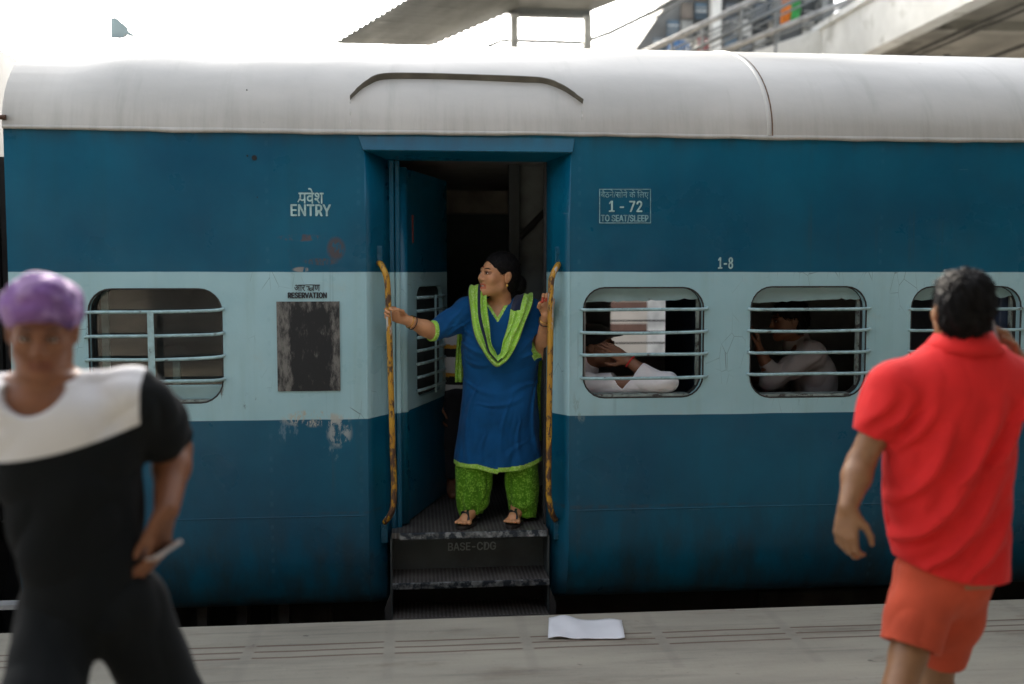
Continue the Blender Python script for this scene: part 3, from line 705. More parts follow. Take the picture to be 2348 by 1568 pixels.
def loft(sec, yaw=0.0, p=2.0, cap=True):     # sections (z, cx, cy, rx, ry)
    sec = sorted(sec); S = np.array(sec, dtype=np.float32); cs, sn = math.cos(yaw), math.sin(yaw)
    # resample smoothly
    zz = np.linspace(S[0, 0], S[-1, 0], 60); T = [np.interp(zz, S[:, 0], S[:, i]) for i in range(1, 5)]
    ker = np.ones(7) / 7
    T = [np.convolve(np.pad(t, 3, mode='edge'), ker, 'valid') for t in T]
    def fn(X, Y, Z):
        zf = Z + 0 * X; i = [np.interp(Z, zz, t).astype(np.float32) for t in T]
        x, y = X - i[0], Y - i[1]
        u, v = (x * cs + y * sn) / i[2], (-x * sn + y * cs) / i[3]
        k0 = (np.abs(u) ** p + np.abs(v) ** p) ** (1 / p)
        k1 = np.sqrt((u / i[2]) ** 2 + (v / i[3]) ** 2) + 1e-6
        d = np.where(k0 > .3, k0 * (k0 - 1) / k1, -np.minimum(i[2], i[3]) * .7)
        if cap: d = np.maximum(d, np.maximum(Z - S[-1, 0], S[0, 0] - Z))
        return d
    r = S[:, 3:5].max(); return Prim(fn, (S[:, 1].min() - r, S[:, 2].min() - r, S[0, 0]), (S[:, 1].max() + r, S[:, 2].max() + r, S[-1, 0]))
class Field:
    def __init__(s): s.ops = []; s.post = None; s.band = .05; s.after = []
    def add(s, prim, k=.02): s.ops.append(('u', prim, k)); return s
    def sub(s, prim, k=.005): s.ops.append(('s', prim, k)); return s
    def clip(s, fn): s.ops.append(('c', fn, 0)); return s          # keep where fn<0
    def mesh(s, h):
        us = [o for o in s.ops if o[0] == 'u']; pad = 4 * h
        lo = np.min([o[1].lo for o in us], 0) - pad; hi = np.max([o[1].hi for o in us], 0) + pad
        n = np.ceil((hi - lo) / h).astype(int) + 1
        ax = [(lo[i] + h * np.arange(n[i])).astype(np.float32) for i in range(3)]
        D = np.full(n, .5, dtype=np.float32)
        def window(p, q):
            i0 = np.maximum(((p - lo) / h).astype(int), 0); i1 = np.minimum(np.ceil((q - lo) / h).astype(int) + 1, n)
            return tuple(slice(a_, b_) for a_, b_ in zip(i0, i1)), (ax[0][i0[0]:i1[0], None, None], ax[1][None, i0[1]:i1[1], None], ax[2][None, None, i0[2]:i1[2]])
        for typ, pr, k in s.ops:
            if typ == 'c': D = np.maximum(D, pr(ax[0][:, None, None], ax[1][None, :, None], ax[2][None, None, :])); continue
            sl, g = window(pr.lo - k - 4 * h - .02, pr.hi + k + 4 * h + .02)
            if any(a_.stop <= a_.start for a_ in sl): continue
            d = pr.fn(*g); d = np.broadcast_to(d, D[sl].shape)
            D[sl] = smin(D[sl], d, k) if typ == 'u' else -smin(-D[sl], d, k)
        if s.post:
            I = np.nonzero(np.abs(D) < s.band); D[I] += s.post(ax[0][I[0]], ax[1][I[1]], ax[2][I[2]]).astype(np.float32)
        for fn in s.after: D = np.maximum(D, fn(ax[0][:, None, None], ax[1][None, :, None], ax[2][None, None, :]))
        return surface_nets(D, lo, h)
def surface_nets(D, lo, h):
    S = D < 0
    c = S[:-1, :-1, :-1].astype(np.int8); tot = np.zeros(c.shape, np.int8)
    for dx in (0, 1):
        for dy in (0, 1):
            for dz in (0, 1): tot += S[dx:S.shape[0] - 1 + dx, dy:S.shape[1] - 1 + dy, dz:S.shape[2] - 1 + dz]
    act = (tot > 0) & (tot < 8); I = np.argwhere(act); idx = np.full(act.shape, -1, np.int64); idx[act] = np.arange(len(I))
    acc = np.zeros((len(I), 3)); cnt = np.zeros(len(I))
    cr = [(dx, dy, dz) for dx in (0, 1) for dy in (0, 1) for dz in (0, 1)]
    val = {q: D[I[:, 0] + q[0], I[:, 1] + q[1], I[:, 2] + q[2]] for q in cr}
    for q in cr:
        for ax_ in range(3):
            if q[ax_]: continue
            r = list(q); r[ax_] = 1; r = tuple(r); a_, b_ = val[q], val[r]; m_ = (a_ < 0) != (b_ < 0)
            t = np.where(m_, a_ / np.where(m_, a_ - b_, 1), 0); p = np.zeros((len(I), 3)); p[:] = q; p[:, ax_] += t
            acc[m_] += p[m_]; cnt[m_] += 1
    P = lo + (I + acc / np.maximum(cnt, 1)[:, None]) * h
    Fs = []
    for ax_ in range(3):
        a_ = [slice(None)] * 3; b_ = [slice(None)] * 3; a_[ax_] = slice(0, -1); b_[ax_] = slice(1, None)
        ch = S[tuple(a_)] != S[tuple(b_)]; E = np.argwhere(ch); ins = S[tuple(a_)][ch]
        o1, o2 = [(1, 2), (2, 0), (0, 1)][ax_]
        ok = (E[:, o1] > 0) & (E[:, o2] > 0) & (E[:, o1] < act.shape[o1]) & (E[:, o2] < act.shape[o2]); E, ins = E[ok], ins[ok]
        def cell(d1, d2):
            q = E.copy(); q[:, o1] -= d1; q[:, o2] -= d2; return idx[q[:, 0], q[:, 1], q[:, 2]]
        Q = np.stack([cell(1, 1), cell(0, 1), cell(0, 0), cell(1, 0)], 1); Q[~ins] = Q[~ins][:, ::-1]; Fs.append(Q)
    F = np.concatenate(Fs); F = F[(F >= 0).all(1)]
    # relax the grid stair-steps
    nb = np.concatenate([F[:, [0, 1]], F[:, [1, 2]], F[:, [2, 3]], F[:, [3, 0]]]); 
    for lam in (.5, -.35, .5, -.35):
        A = np.zeros_like(P); k = np.zeros(len(P))
        for i in range(3):
            A[:, i] = np.bincount(nb[:, 0], P[nb[:, 1], i], len(P)) + np.bincount(nb[:, 1], P[nb[:, 0], i], len(P))
        k = np.bincount(nb[:, 0], minlength=len(P)) + np.bincount(nb[:, 1], minlength=len(P))
        P = P + lam * (A / np.maximum(k, 1)[:, None] - P)
    return P, F
def put(name, PF, mats, parent, matfn=None, tint=None):
    P, F = PF; off = np.zeros(3); q = parent
    while q is not None: off += np.array(q.location); q = q.parent
    me = bpy.data.meshes.new(name); nv, nf = len(P), len(F)
    me.vertices.add(nv); me.vertices.foreach_set('co', (P - off).astype(np.float32).ravel())
    me.loops.add(nf * 4); me.loops.foreach_set('vertex_index', F.astype(np.int32).ravel())
    me.polygons.add(nf); me.polygons.foreach_set('loop_start', (np.arange(nf) * 4).astype(np.int32)); me.polygons.foreach_set('loop_total', np.full(nf, 4, np.int32))
    for m_ in (mats if isinstance(mats, list) else [mats]): me.materials.append(m_)
    if matfn is not None:
        C_ = P[F].mean(1); me.polygons.foreach_set('material_index', matfn(C_).astype(np.int32))
    me.polygons.foreach_set('use_smooth', np.ones(nf, bool)); me.update(calc_edges=True); me.validate()
    if tint is not None:
        ca = me.color_attributes.new('tint', 'FLOAT_COLOR', 'POINT'); T = np.ones((nv, 4), np.float32); T[:, :3] = tint(P); ca.data.foreach_set('color', T.ravel())
    o = bpy.data.objects.new(name, me); COL.objects.link(o); o.parent = parent; return o
def folds(seed, dirs, amp, freq, ridge=False):      # cloth creases: a few warped waves whose crests run along given directions
    rr = np.random.default_rng(seed); W = []
    for d in dirs:
        d = np.array(d, float); d /= np.linalg.norm(d)
        for _ in range(3):
            k = rr.normal(size=3); k -= d * (k @ d) * .92; k = k / np.linalg.norm(k) * freq * rr.uniform(.6, 1.7); W.append((k, rr.uniform(0, 6.3), rr.uniform(.5, 1)))
    w2 = [(rr.normal(size=3) * 7, rr.uniform(0, 6.3)) for _ in range(3)]
    def fn(X, Y, Z):
        wv = sum(np.sin(k[0] * X + k[1] * Y + k[2] * Z + p) for k, p in w2) * .4
        s_ = sum(a_ * np.sin(k[0] * X + k[1] * Y + k[2] * Z + p + wv) for k, p, a_ in W) / math.sqrt(len(W))
        if ridge: return amp * (.62 - 1.15 * np.minimum(np.abs(s_), 1.3) ** .75)
        return amp * (np.abs(s_) ** .8 * np.sign(s_))
    return fn
def creases(segs, Y, ymax, amp, wid):      # drawn folds: ridges with a hollow on each side, on the side of the cloth that faces the platform
    L_ = []
    for q in segs:
        a_, b_ = P_(q[0], q[1], Y), P_(q[2], q[3], Y); L_.append((a_[0], a_[2], b_[0] - a_[0], b_[2] - a_[2], q[4] if len(q) > 4 else 1.0))
    def fn(X, Yg, Z):
        o_ = 0
        for ax_, az_, dx, dz, k in L_:
            l2 = dx * dx + dz * dz; l_ = math.sqrt(l2)
            t = ((X - ax_) * dx + (Z - az_) * dz) / l2; tc = np.clip(t, 0, 1)
            bend = .10 * l_ * (tc - .5) ** 2 * 4
            s_ = ((X - ax_) * dz - (Z - az_) * dx) / l_ + bend; far = np.abs(t - tc) * l_
            w_ = wid * (.55 + .9 * tc); u = s_ / w_
            o_ = o_ + k * amp * (np.exp(-u * u) - .55 * np.exp(-((u - 1.6) / 1.1) ** 2) - .4 * np.exp(-((u + 1.7) / 1.2) ** 2)) * np.exp(-(far / .03) ** 2) * np.maximum(np.sin((tc * .88 + .1) * math.pi), 0) ** .6
        return -o_ * (Yg < ymax)
    return fn
def unit(v): v = np.array(tuple(v), float); return v / np.linalg.norm(v)
class Frame:      # local head/hand frame: columns are world directions of local x, y, z
    def __init__(s, c, X, Y, Z): s.c = np.array(tuple(c), float); s.M = np.array([X, Y, Z], float)
    def __call__(s, x, y, z): return s.c + s.M[0] * x + s.M[1] * y + s.M[2] * z
    def loc(s, P): return (P - s.c) @ s.M.T
def head_frame(c, yaw, pitch=0, roll=0):       # face looks along local -y; yaw 0 faces the camera, -90 faces picture left
    m_ = Matrix.Rotation(R(yaw), 3, 'Z') @ Matrix.Rotation(R(pitch), 3, 'X') @ Matrix.Rotation(R(roll), 3, 'Y')
    return Frame(c, *[np.array(m_.col[i]) for i in range(3)])
def add_head(F, H, s=1.0, female=False, smile=False):
    q = lambda x, y, z: H(x * s, y * s, z * s)
    E = lambda c, r, k: F.add(ell(q(*c), [v * s for v in r], H.M), k * s)
    Cn = lambda a_, b_, ra, rb, k: F.add(cone(q(*a_), q(*b_), ra * s, rb * s), k * s)
    j = .92 if female else 1.0
    E((0, .018, .035), (.074, .093, .080), .01)
    E((0, -.022, -.012), (.063 * j, .070, .085), .03)
    E((0, -.030, -.055), (.052 * j, .056, .050), .03)
    Cn((-.048 * j, -.005, -.062), (0, -.070, -.092), .020, .019, .025); Cn((.048 * j, -.005, -.062), (0, -.070, -.092), .020, .019, .025)
    for sx in (-1, 1):
        E((sx * .038, -.064, -.022), (.024, .024, .024), .025)
        Cn((sx * .012, -.090, .020), (sx * .045, -.074, .022), .008, .007, .014)
        F.sub(ell(q(sx * .031, -.098, .003), [.0155 * s, .013 * s, .0095 * s], H.M), .012 * s)
        F.add(ell(q(sx * .031, -.079, .003), [.0135 * s, .0125 * s, .0125 * s], H.M), .002 * s)
        Cn((sx * .018, -.0895, .0095), (sx * .044, -.082, .0085), .0032, .003, .004)     # upper lid
        E((sx * .012, -.098, -.032), (.009, .010, .0075), .007)                          # nostril wing
        E((sx * .079, .008, -.008), (.007, .018, .030), .008); E((sx * .083, .014, .0), (.005, .016, .024), .004)
        F.sub(ell(q(sx * .088, .004, -.004), [.006 * s, .009 * s, .015 * s], H.M), .005 * s)
    Cn((0, -.088, .012), (0, -.109, -.026), .0075, .0105, .012)
    F.sub(ell(q(.006, -.103, -.042), [.004 * s, .006 * s, .004 * s], H.M), .003 * s); F.sub(ell(q(-.006, -.103, -.042), [.004 * s, .006 * s, .004 * s], H.M), .003 * s)
    w_ = .025 if smile else .022
    up = .004 if smile else 0
    for sx in (-1, 1):
        Cn((0, -.0955, -.057), (sx * w_, -.080, -.060 + up), .0052, .0030, .005)
        Cn((0, -.0925, -.071 - up * .4), (sx * w_, -.079, -.062 + up), .0062, .0030, .005)
    if smile: F.sub(ell(q(0, -.1, -.0635), [.021 * s, .022 * s, .0036 * s], H.M), .002 * s)
    else: F.sub(ell(q(0, -.102, -.0635), [.021 * s, .014 * s, .0012 * s], H.M), .002 * s)
def head_tint(H, s=1.0, lip=(.75, .45, .45)):
    def fn(P):
        T = np.ones((len(P), 3), np.float32); L = H.loc(P) / s
        front = L[:, 1] < -.066
        ml = front & (np.abs(L[:, 0]) < .027) & (L[:, 2] < -.0525) & (L[:, 2] > -.079) & (L[:, 1] < -.078); T[ml] = lip
        e_ = front & (np.abs(np.abs(L[:, 0]) - .031) < .0185) & (np.abs(L[:, 2] - .005) < .010); T[e_] = (.45, .4, .38)
        return T
    return fn
def add_face_bits(parent, H, s, mats, brow=True, teeth=False):
    q = lambda x, y, z: Vector(H(x * s, y * s, z * s))
    for sx in (-1, 1):
        f = Field(); f.add(ell(q(sx * .031, -.0805, .0025), [.0105 * s, .0122 * s, .0070 * s], H.M), .001); e_ = put('eye', f.mesh(.0014), mats['white'], parent)
        f = Field(); f.add(ell(q(sx * .031 - .004 * 0, -.0895, .003), [.0052 * s, .0040 * s, .0055 * s], H.M), .001); put('iris', f.mesh(.001), mats['iris'], e_)
        m_ = MB(); m_.tube(smooth_path([q(sx * .014, -.0965, .0225), q(sx * .028, -.0925, .0275), q(sx * .041, -.0835, .026), q(sx * .050, -.073, .020)], 3), [.0022 * s] * 3 + [.0027 * s] * 3 + [.0021 * s] * 3 + [.001 * s], 6); m_.build('eyebrow', mats['hair'], parent, smooth=True)
        m_ = MB(); m_.tube(smooth_path([q(sx * .019, -.0915, .0065), q(sx * .031, -.0935, .0098), q(sx * .043, -.085, .0065)], 3), .0013 * s, 5); m_.build('eyelid', mats['hair'], e_, smooth=True)
    if teeth:
        m_ = MB(); m_.tube(smooth_path([q(-.018, -.080, -.0605), q(0, -.0895, -.0620), q(.018, -.080, -.0605)], 4), .0042 * s, 6); m_.build('teeth', mats['teeth'], parent, smooth=True)
def add_hair(H, s, parent, mat, style, h=.004):
    q = lambda x, y, z: H(x * s, y * s, z * s); f = Field()
    if style == 'woman':
        f.add(ell(q(0, .022, .040), [.083 * s, .100 * s, .088 * s], H.M), .01); f.add(ell(q(0, .055, -.015), [.074 * s, .062 * s, .075 * s], H.M), .03)
        f.add(ell(q(0, .135, -.040), [.046 * s, .044 * s, .056 * s], H.M), .02); f.add(cone(q(0, .095, -.07), q(0.01, .09, -.19), .032 * s, .022 * s), .02)
        f.sub(ell(q(0, -.115, -.012), [.068 * s, .088 * s, .083 * s], H.M), .004); f.sub(ell(q(0, -.08, -.08), [.11 * s, .085 * s, .07 * s], H.M), .004)
        f.sub(ell(q(.09, .002, -.012), [.03 * s, .028 * s, .034 * s], H.M), .006); f.sub(ell(q(-.09, .002, -.012), [.03 * s, .028 * s, .034 * s], H.M), .006)
        fx_ = folds(2, [H.M[1]], .0012, 260)
    else:
        f.add(ell(q(0, .022, .046), [.086 * s, .104 * s, .088 * s], H.M), .01); f.add(ell(q(0, .045, -.01), [.080 * s, .075 * s, .078 * s], H.M), .03)
        f.sub(ell(q(0, -.125, -.03), [.085 * s, .085 * s, .095 * s], H.M), .006)
        f.sub(ell(q(.085, .0, -.035), [.03 * s, .034 * s, .05 * s], H.M), .012); f.sub(ell(q(-.085, .0, -.035), [.03 * s, .034 * s, .05 * s], H.M), .012)
        f.sub(ell(q(0, .06, -.135), [.12 * s, .12 * s, .055 * s], H.M), .012)
        fx_ = folds(4, [H.M[2] - .4 * H.M[1], (H.M[2] + .5 * H.M[0])], .0035, 130)
    f.post = fx_
    P, F = f.mesh(h); o = put('hair', (P, F), mat, parent)
    # loose strands lying on the combed mass, part of the same hair
    Nf = np.cross(P[F[:, 2]] - P[F[:, 0]], P[F[:, 3]] - P[F[:, 1]]); N = np.zeros_like(P)
    for j in range(4):
        for i in range(3): N[:, i] += np.bincount(F[:, j], Nf[:, i], len(P))
    N /= np.linalg.norm(N, axis=1)[:, None] + 1e-12
    rr = np.random.default_rng(17); L = H.loc(P) / s; m_ = MB()
    for i in rr.choice(len(P), min(len(P), 2600 if style == 'man' else 1800), replace=len(P) < 2600):
        n_ = N[i]
        if style == 'woman': d = H.M[1] * 1.0 - H.M[2] * (.3 if L[i, 2] > 0 else .9); ln, lift = .035, .10
        else: d = -H.M[2] * (.9 if L[i, 2] < .07 else .1) + H.M[0] * (.5 * np.sign(L[i, 0]) + .3) - H.M[1] * (.5 if L[i, 2] > .07 else -.1); ln, lift = .034, .5
        d = d + rr.normal(size=3) * .3; d -= n_ * (d @ n_); d = d / (np.linalg.norm(d) + 1e-9); d = d + n_ * lift * rr.uniform(.4, 1.1)
        w_ = np.cross(d, n_); w_ = w_ / (np.linalg.norm(w_) + 1e-9) * rr.uniform(.0009, .0018) * (1.6 if style == 'man' else 1); a0 = P[i] - n_ * .001; l_ = ln * rr.uniform(.5, 1.2) * s
        a1 = a0 + d * l_ * .5; a2 = a0 + (d - n_ * lift * .9) * l_
        m_.add([a0 - w_, a0 + w_, a1 + w_ * .8, a1 - w_ * .8, a2], [(0, 1, 2, 3), (3, 2, 4)])
    m_.build('hair_strands', mat, o)
    return o
def add_hand(F, wrist, d, n, side, curl=(.6, .9, .6), s=1.0, spread=.0, thumb=None, k=.008, each=None):
    # d: wrist to knuckles, n: the way the palm faces, side: towards the thumb
    d = unit(d); n = unit(np.array(n, float) - d * (np.array(n, float) @ d)); sd = np.cross(d, n); sd = sd if sd @ np.array(side, float) > 0 else -sd
    W = np.array(tuple(wrist), float); offs = (.030, .010, -.010, -.028); lens = ((.043, .026, .021), (.047, .029, .022), (.043, .027, .021), (.034, .021, .018))
    tips = []
    for i, (o_, L) in enumerate(zip(offs, lens)):
        kn = W + (d * (.088 - .006 * abs(i - 1)) + sd * o_) * s
        F.add(cone(W + (d * .012 + sd * o_ * .55) * s, kn, .0135 * s, .0100 * s), .014 * s)
        p = kn; a_ = 0; c_ = each[i] if each else curl; sp = sd * (1.5 - i) * spread; di = unit(d + sp)
        for j_, (l_, cu) in enumerate(zip(L, c_)):
            a_ += cu; v = di * math.cos(a_) + n * math.sin(a_); p2 = p + v * l_ * s
            F.add(cone(p, p2, (.0096, .0088, .0080)[j_] * s, (.0088, .0080, .0066)[j_] * s), (.004 if j_ else .006) * s); p = p2
        tips.append(p)
    F.add(ell(W + (d * .045 + n * .004) * s, [.038 * s, .013 * s, .042 * s], np.array([sd, n, d])), .012 * s)
    t0 = W + (d * .022 + sd * .022 + n * .006) * s
    if thumb is None: tv = [(.62, .62, .35, .042), (.80, .28, .50, .032), (.92, .05, .40, .026)]
    else: tv = thumb
    p = t0
    for j_, (a_, b_, c_, l_) in enumerate(tv):
        v = unit(d * a_ + sd * b_ + n * c_); p2 = p + v * l_ * s; F.add(cone(p, p2, (.0145, .0105, .0095)[j_] * s, (.0108, .0095, .0075)[j_] * s), (.014, .006, .004)[j_] * s); p = p2
    return tips, p
def limb(F, pts, rs, k=.02):
    for i in range(len(pts) - 1): F.add(cone(pts[i], pts[i + 1], rs[i], rs[i + 1]), k)
def lerp(a_, b_, t): return np.array(tuple(a_), float) * (1 - t) + np.array(tuple(b_), float) * t
def mid(a_, b_, t, off=(0, 0, 0)): return lerp(a_, b_, t) + np.array(off, float)
def P_(px, py, Y): return np.array(tuple(at(px, py, Y)))

EYEW = simple('eye_white', (.62, .58, .54), .25, var=.03); IRIS = simple('dark_iris', (.012, .008, .006), .12, var=.1); TEETH = simple('teeth_white', (.72, .68, .60), .3, var=.03)
FACE = dict(white=EYEW, iris=IRIS, hair=HAIR, teeth=TEETH)
SKIN_W = skin_mat('warm_brown_skin', (.52, .255, .125)); SKIN_D = skin_mat('deep_brown_skin', (.19, .075, .034)); SKIN_T = skin_mat('tan_skin', (.27, .135, .065)); SKIN_P = skin_mat('dark_brown_skin', (.20, .09, .05))  # the last, dark brown tone serves the passengers and the child
GOLD = simple('gold', (.75, .45, .12), .25, 1.0, var=.1)

# ---------------- the woman in the doorway
def woman():
    base = at(1135, 1196, .22); base.z = FZ
    t = thing('person', 'woman in blue kurta and lime green scarf standing in the doorway holding both handrails', 'person', base)
    Y = .30
    H = head_frame(P_(1141, 631, .26), -60, -6, 3); hs = 1.04
    neck = P_(1150, 690, .31)
    sL, sR = P_(1070, 712, .31), P_(1214, 714, .31)
    eL, wL = P_(992, 760, .15), P_(929, 733, .058)
    eR, wR = P_(1243, 806, .25), P_(1252, 722, .085)
    f = Field()
    add_head(f, H, hs, True, True)
    limb(f, [H(0, .02, -.045), neck + V3(0, -.0, -.02)], [.052, .056], .03)
    f.add(ell(P_(1145, 735, .285), (.10, .055, .075)), .04)                       # upper chest
    limb(f, [sL, eL], [.047, .042], .03); limb(f, [sR, eR], [.047, .040], .03)
    limb(f, [neck + V3(0, .02, -.03), sL], [.05, .045], .04); limb(f, [neck + V3(0, .02, -.03), sR], [.05, .045], .04)
    for e_, w_ in ((eL, wL), (eR, wR)): limb(f, [e_, mid(e_, w_, .3), w_], [.041, .041, .026], .02)
    limb(f, [P_(1147, 760, .31), P_(1145, 960, .31)], [.11, .12], .05)
    add_hand(f, wL, (-.88, -.02, .45), (-.2, -1, -.1), (.4, 0, .8), s=.93, each=[(.9, 1.1, .8), (.75, 1.1, .9), (.7, 1.1, .9), (.65, 1.1, .9)], thumb=[(.3, .5, .75, .040), (.75, .1, .65, .032), (.9, -.35, .3, .026)])
    tipsR, thR = add_hand(f, wR, (.12, -.05, 1.0), (-.15, -1, 0), (-1, 0, 0), s=.93, each=[(.75, 1.2, .9), (.85, 1.25, .9), (.95, 1.25, .9), (1.05, 1.25, .9)], thumb=[(.5, .6, .6, .040), (.75, -.1, .7, .030), (.6, -.7, .5, .026)])
    # legs and feet
    aL, aR = P_(1082, 1170, .26), P_(1186, 1170, .26); aL[2] = aR[2] = FZ + .085
    hL, hR = P_(1095, 960, .31), P_(1190, 960, .31)
    for h_, a_, tx in ((hL, aL, -.045), (hR, aR, -.035)):
        kn = mid(h_, a_, .5, (0, .0, 0)); limb(f, [h_, kn, mid(kn, a_, .35, (0, .015, 0)), a_], [.06, .042, .042, .032], .02)
        heel = np.array([a_[0] + .006, a_[1] + .035, FZ + .048]); ball = np.array([a_[0] + tx, a_[1] - .115, FZ + .044])
        f.add(cone(a_, heel, .032, .030), .02); f.add(cone(heel, ball, .028, .026), .02); f.add(cone(mid(a_, a_, 0, (0, -.01, -.02)), ball, .030, .022), .025)
        for i, (ox, l_, r) in enumerate(((.026, .045, .0115), (.009, .047, .009), (-.006, .042, .0085), (-.019, .035, .008), (-.031, .026, .0078))):
            b_ = ball + V3(ox, .0, -.004); f.add(cone(b_, b_ + V3(tx * .25 + ox * .25, -l_, -.004), r * 1.05, r), .007)
    def tint(P):
        T = head_tint(H, hs, (.85, .48, .48))(P)
        L = H.loc(P) / hs
        blush = np.exp(-(((np.abs(L[:, 0]) - .04) / .022) ** 2 + ((L[:, 2] + .02) / .022) ** 2)) * (L[:, 1] < -.03)
        T *= (1 + blush[:, None] * np.array([.06, -.02, -.03]))
        sind = (np.abs(L[:, 0]) < .008) & (L[:, 2] > .083) & (L[:, 2] < .125) & (L[:, 1] < -.03); T[sind] = (.9, .12, .1)
        for tp in tipsR:
            d = np.linalg.norm(P - tp, axis=1); T[d < .016] = (.75, .16, .12)
        d = np.linalg.norm(P - thR, axis=1); T[d < .014] = (.75, .16, .12)
        return T
    put('body', f.mesh(.0036), SKIN_W, t, tint=tint)
    add_face_bits(t, H, hs, FACE, teeth=True)
    add_hair(H, hs, t, HAIR2, 'woman', .0034)
    m = MB(); q = Vector(H(0, -.0945 * hs, .034 * hs)); m.tube([q + Vector(H.M[1]) * .002, q - Vector(H.M[1]) * .002], .0028, 8); m.build('bindi', simple('bindi_red', (.30, .01, .02), .5), t)
    for sx in (-1, 1):
        m = MB(); q = Vector(H(sx * .084 * hs, .006 * hs, -.040 * hs)); m.tube([q, q + Vector((0, 0, -.012)), q + Vector((0, -.002, -.016))], [.005, .0065, .003], 8); m.build('earring', GOLD, t, smooth=True)
    # kurta
    BLUEC = cloth('royal_blue_cotton', (.001, .072, .215), .85, .12, sheen=.05); LIME = cloth('lime_printed_cotton', (.30, .57, .06), .85, .12, pat=(.48, .71, .22), ps=140, pth=.5, sheen=.05)
    rows = [(700, 1092, 1200, .075), (722, 1068, 1218, .098), (750, 1060, 1224, .118), (785, 1056, 1231, .140), (806, 1056, 1233, .146), (835, 1060, 1232, .136), (870, 1062, 1230, .132), (905, 1060, 1231, .142), (950, 1054, 1234, .150), (1000, 1048, 1237, .146), (1040, 1043, 1239, .145), (1080, 1040, 1241, .145)]
    sec = []
    for (py, x0, x1, ry) in rows:
        a_, b_ = P_(x0, py, Y), P_(x1, py, Y); sec.append((a_[2], (a_[0] + b_[0]) / 2, Y + .0 - (.02 if 770 < py < 850 else 0), (b_[0] - a_[0]) / 2, ry))
    k = Field(); k.add(loft(sec, p=2.25), .01)
    for px in (1103, 1188): k.add(ell(P_(px, 796, .205), (.078, .062, .078)), .05)
    k.add(ell(P_(1147, 925, .215), (.15, .06, .12)), .06)
    cL, cR = mid(eL, sL, .0), mid(eR, sR, .06)
    limb(k, [mid(neck, sL, .55, (0, .0, .012)), sL, mid(sL, eL, .5, (0, .01, -.012)), cL], [.055, .064, .064, .055], .045)
    limb(k, [mid(neck, sR, .55, (0, .0, .012)), sR, mid(sR, eR, .5, (0, .0, -.01)), cR], [.055, .064, .064, .054], .045)
    # sleeve ends cut square
    uL, uR = unit(wL - eL), unit(wR - eR)
    uL = unit(lerp(unit(eL - sL), uL, .6)); uR = unit(lerp(unit(eR - sR), uR, .75))
    eLc, eRc = eL + uL * .016, eR + uR * .03
    nv_, nb_ = P_(1141, 728, .19), P_(1147, 694, .30)
    zh = P_(1140, 1071, Y)[2]
    hem0, hem1 = P_(1040, 1054, Y)[0], P_(1241, 1054, Y)[0]; cxh = (hem0 + hem1) / 2
    def hemz(X): 
        u = np.clip((X - cxh + .01) / ((hem1 - hem0) / 2), -1, 1)
        return zh + .036 * np.abs(u) ** 2.4 + .010 * np.sin((u + .75) * 6) * (u < 0)
    def clipf(X, Yg, Z):
        d = hemz(X) - Z + 0 * Yg
        for c_, u_, rad in ((eLc, uL, .09), (eRc, uR, .09)):
            near = np.sqrt((X - c_[0]) ** 2 + (Yg - c_[1]) ** 2 + (Z - c_[2]) ** 2) < rad
            d = np.where(near, np.maximum(d, (X - c_[0]) * u_[0] + (Yg - c_[1]) * u_[1] + (Z - c_[2]) * u_[2]), d)
        # V neckline: a wedge opening upwards, cut through the front only
        vx = np.abs(X - nv_[0]) - (Z - nv_[2]) * .62
        v = np.maximum(vx, Yg - .33)
        return np.maximum(d, -v)
    fw_ = folds(7, [(0, .05, 1), (.12, 0, 1), (-.2, 0, 1)], 1, 34, True); fd_ = folds(9, [(1, 0, .35), (1, 0, -.5), (.6, 0, .8)], 1, 44, True)
    zw = P_(1140, 900, Y)[2]
    cr_ = creases([(1058, 752, 1108, 786), (1056, 790, 1118, 812), (1062, 826, 1120, 838, .7), (1230, 762, 1184, 796), (1234, 800, 1180, 818), (1066, 880, 1140, 902, .8), (1096, 928, 1196, 912, .8), (1226, 868, 1160, 890, .7), (1074, 880, 1058, 1058, 1.0), (1102, 985, 1094, 1066, .9), (1150, 905, 1136, 1072, .55), (1176, 960, 1186, 1068, .9), (1212, 870, 1222, 1056, 1.0), (1120, 930, 1160, 1000, .5), (1196, 1000, 1150, 1040, .45), (1046, 712, 1006, 764, .9), (1062, 736, 1014, 776, .9), (1040, 742, 1020, 754, .8), (1226, 740, 1238, 790, .8)], Y, Y + .02, .0075, .0125)
    def post(X, Yg, Z):
        lw = np.clip((zw + .02 - Z) / .35, 0, 1)
        return cr_(X, Yg, Z) + (.0015 + .006 * lw) * fw_(X, Yg, Z) + .0030 * fd_(X, Yg, Z) * np.clip((Z - zw + .1) / .15, 0, 1) + .0015 * fd_(X * .6, Yg, Z * .6)
    k.post = post; k.after.append(clipf)
    def mf(C_):
        m_ = C_[:, 2] < hemz(C_[:, 0]) + .027
        for c_, u_ in ((eLc, uL), (eRc, uR)):
            D_ = C_ - c_; m_ |= (np.linalg.norm(D_, axis=1) < .085) & (D_ @ u_ > -.020)
        vx = np.abs(C_[:, 0] - nv_[0]) - (C_[:, 2] - nv_[2]) * .62
        m_ |= (vx < .017) & (C_[:, 1] < .32) & (C_[:, 2] > nv_[2] - .022)
        return m_
    put('kurta', k.mesh(.0042), [BLUEC, LIME], t, matfn=mf)
    # trousers
    PANTS = cloth('green_printed_trousers', (.07, .21, .006), .85, .15, pat=(.20, .42, .04), ps=110, pth=.5, sheen=.05)
    tr = Field()
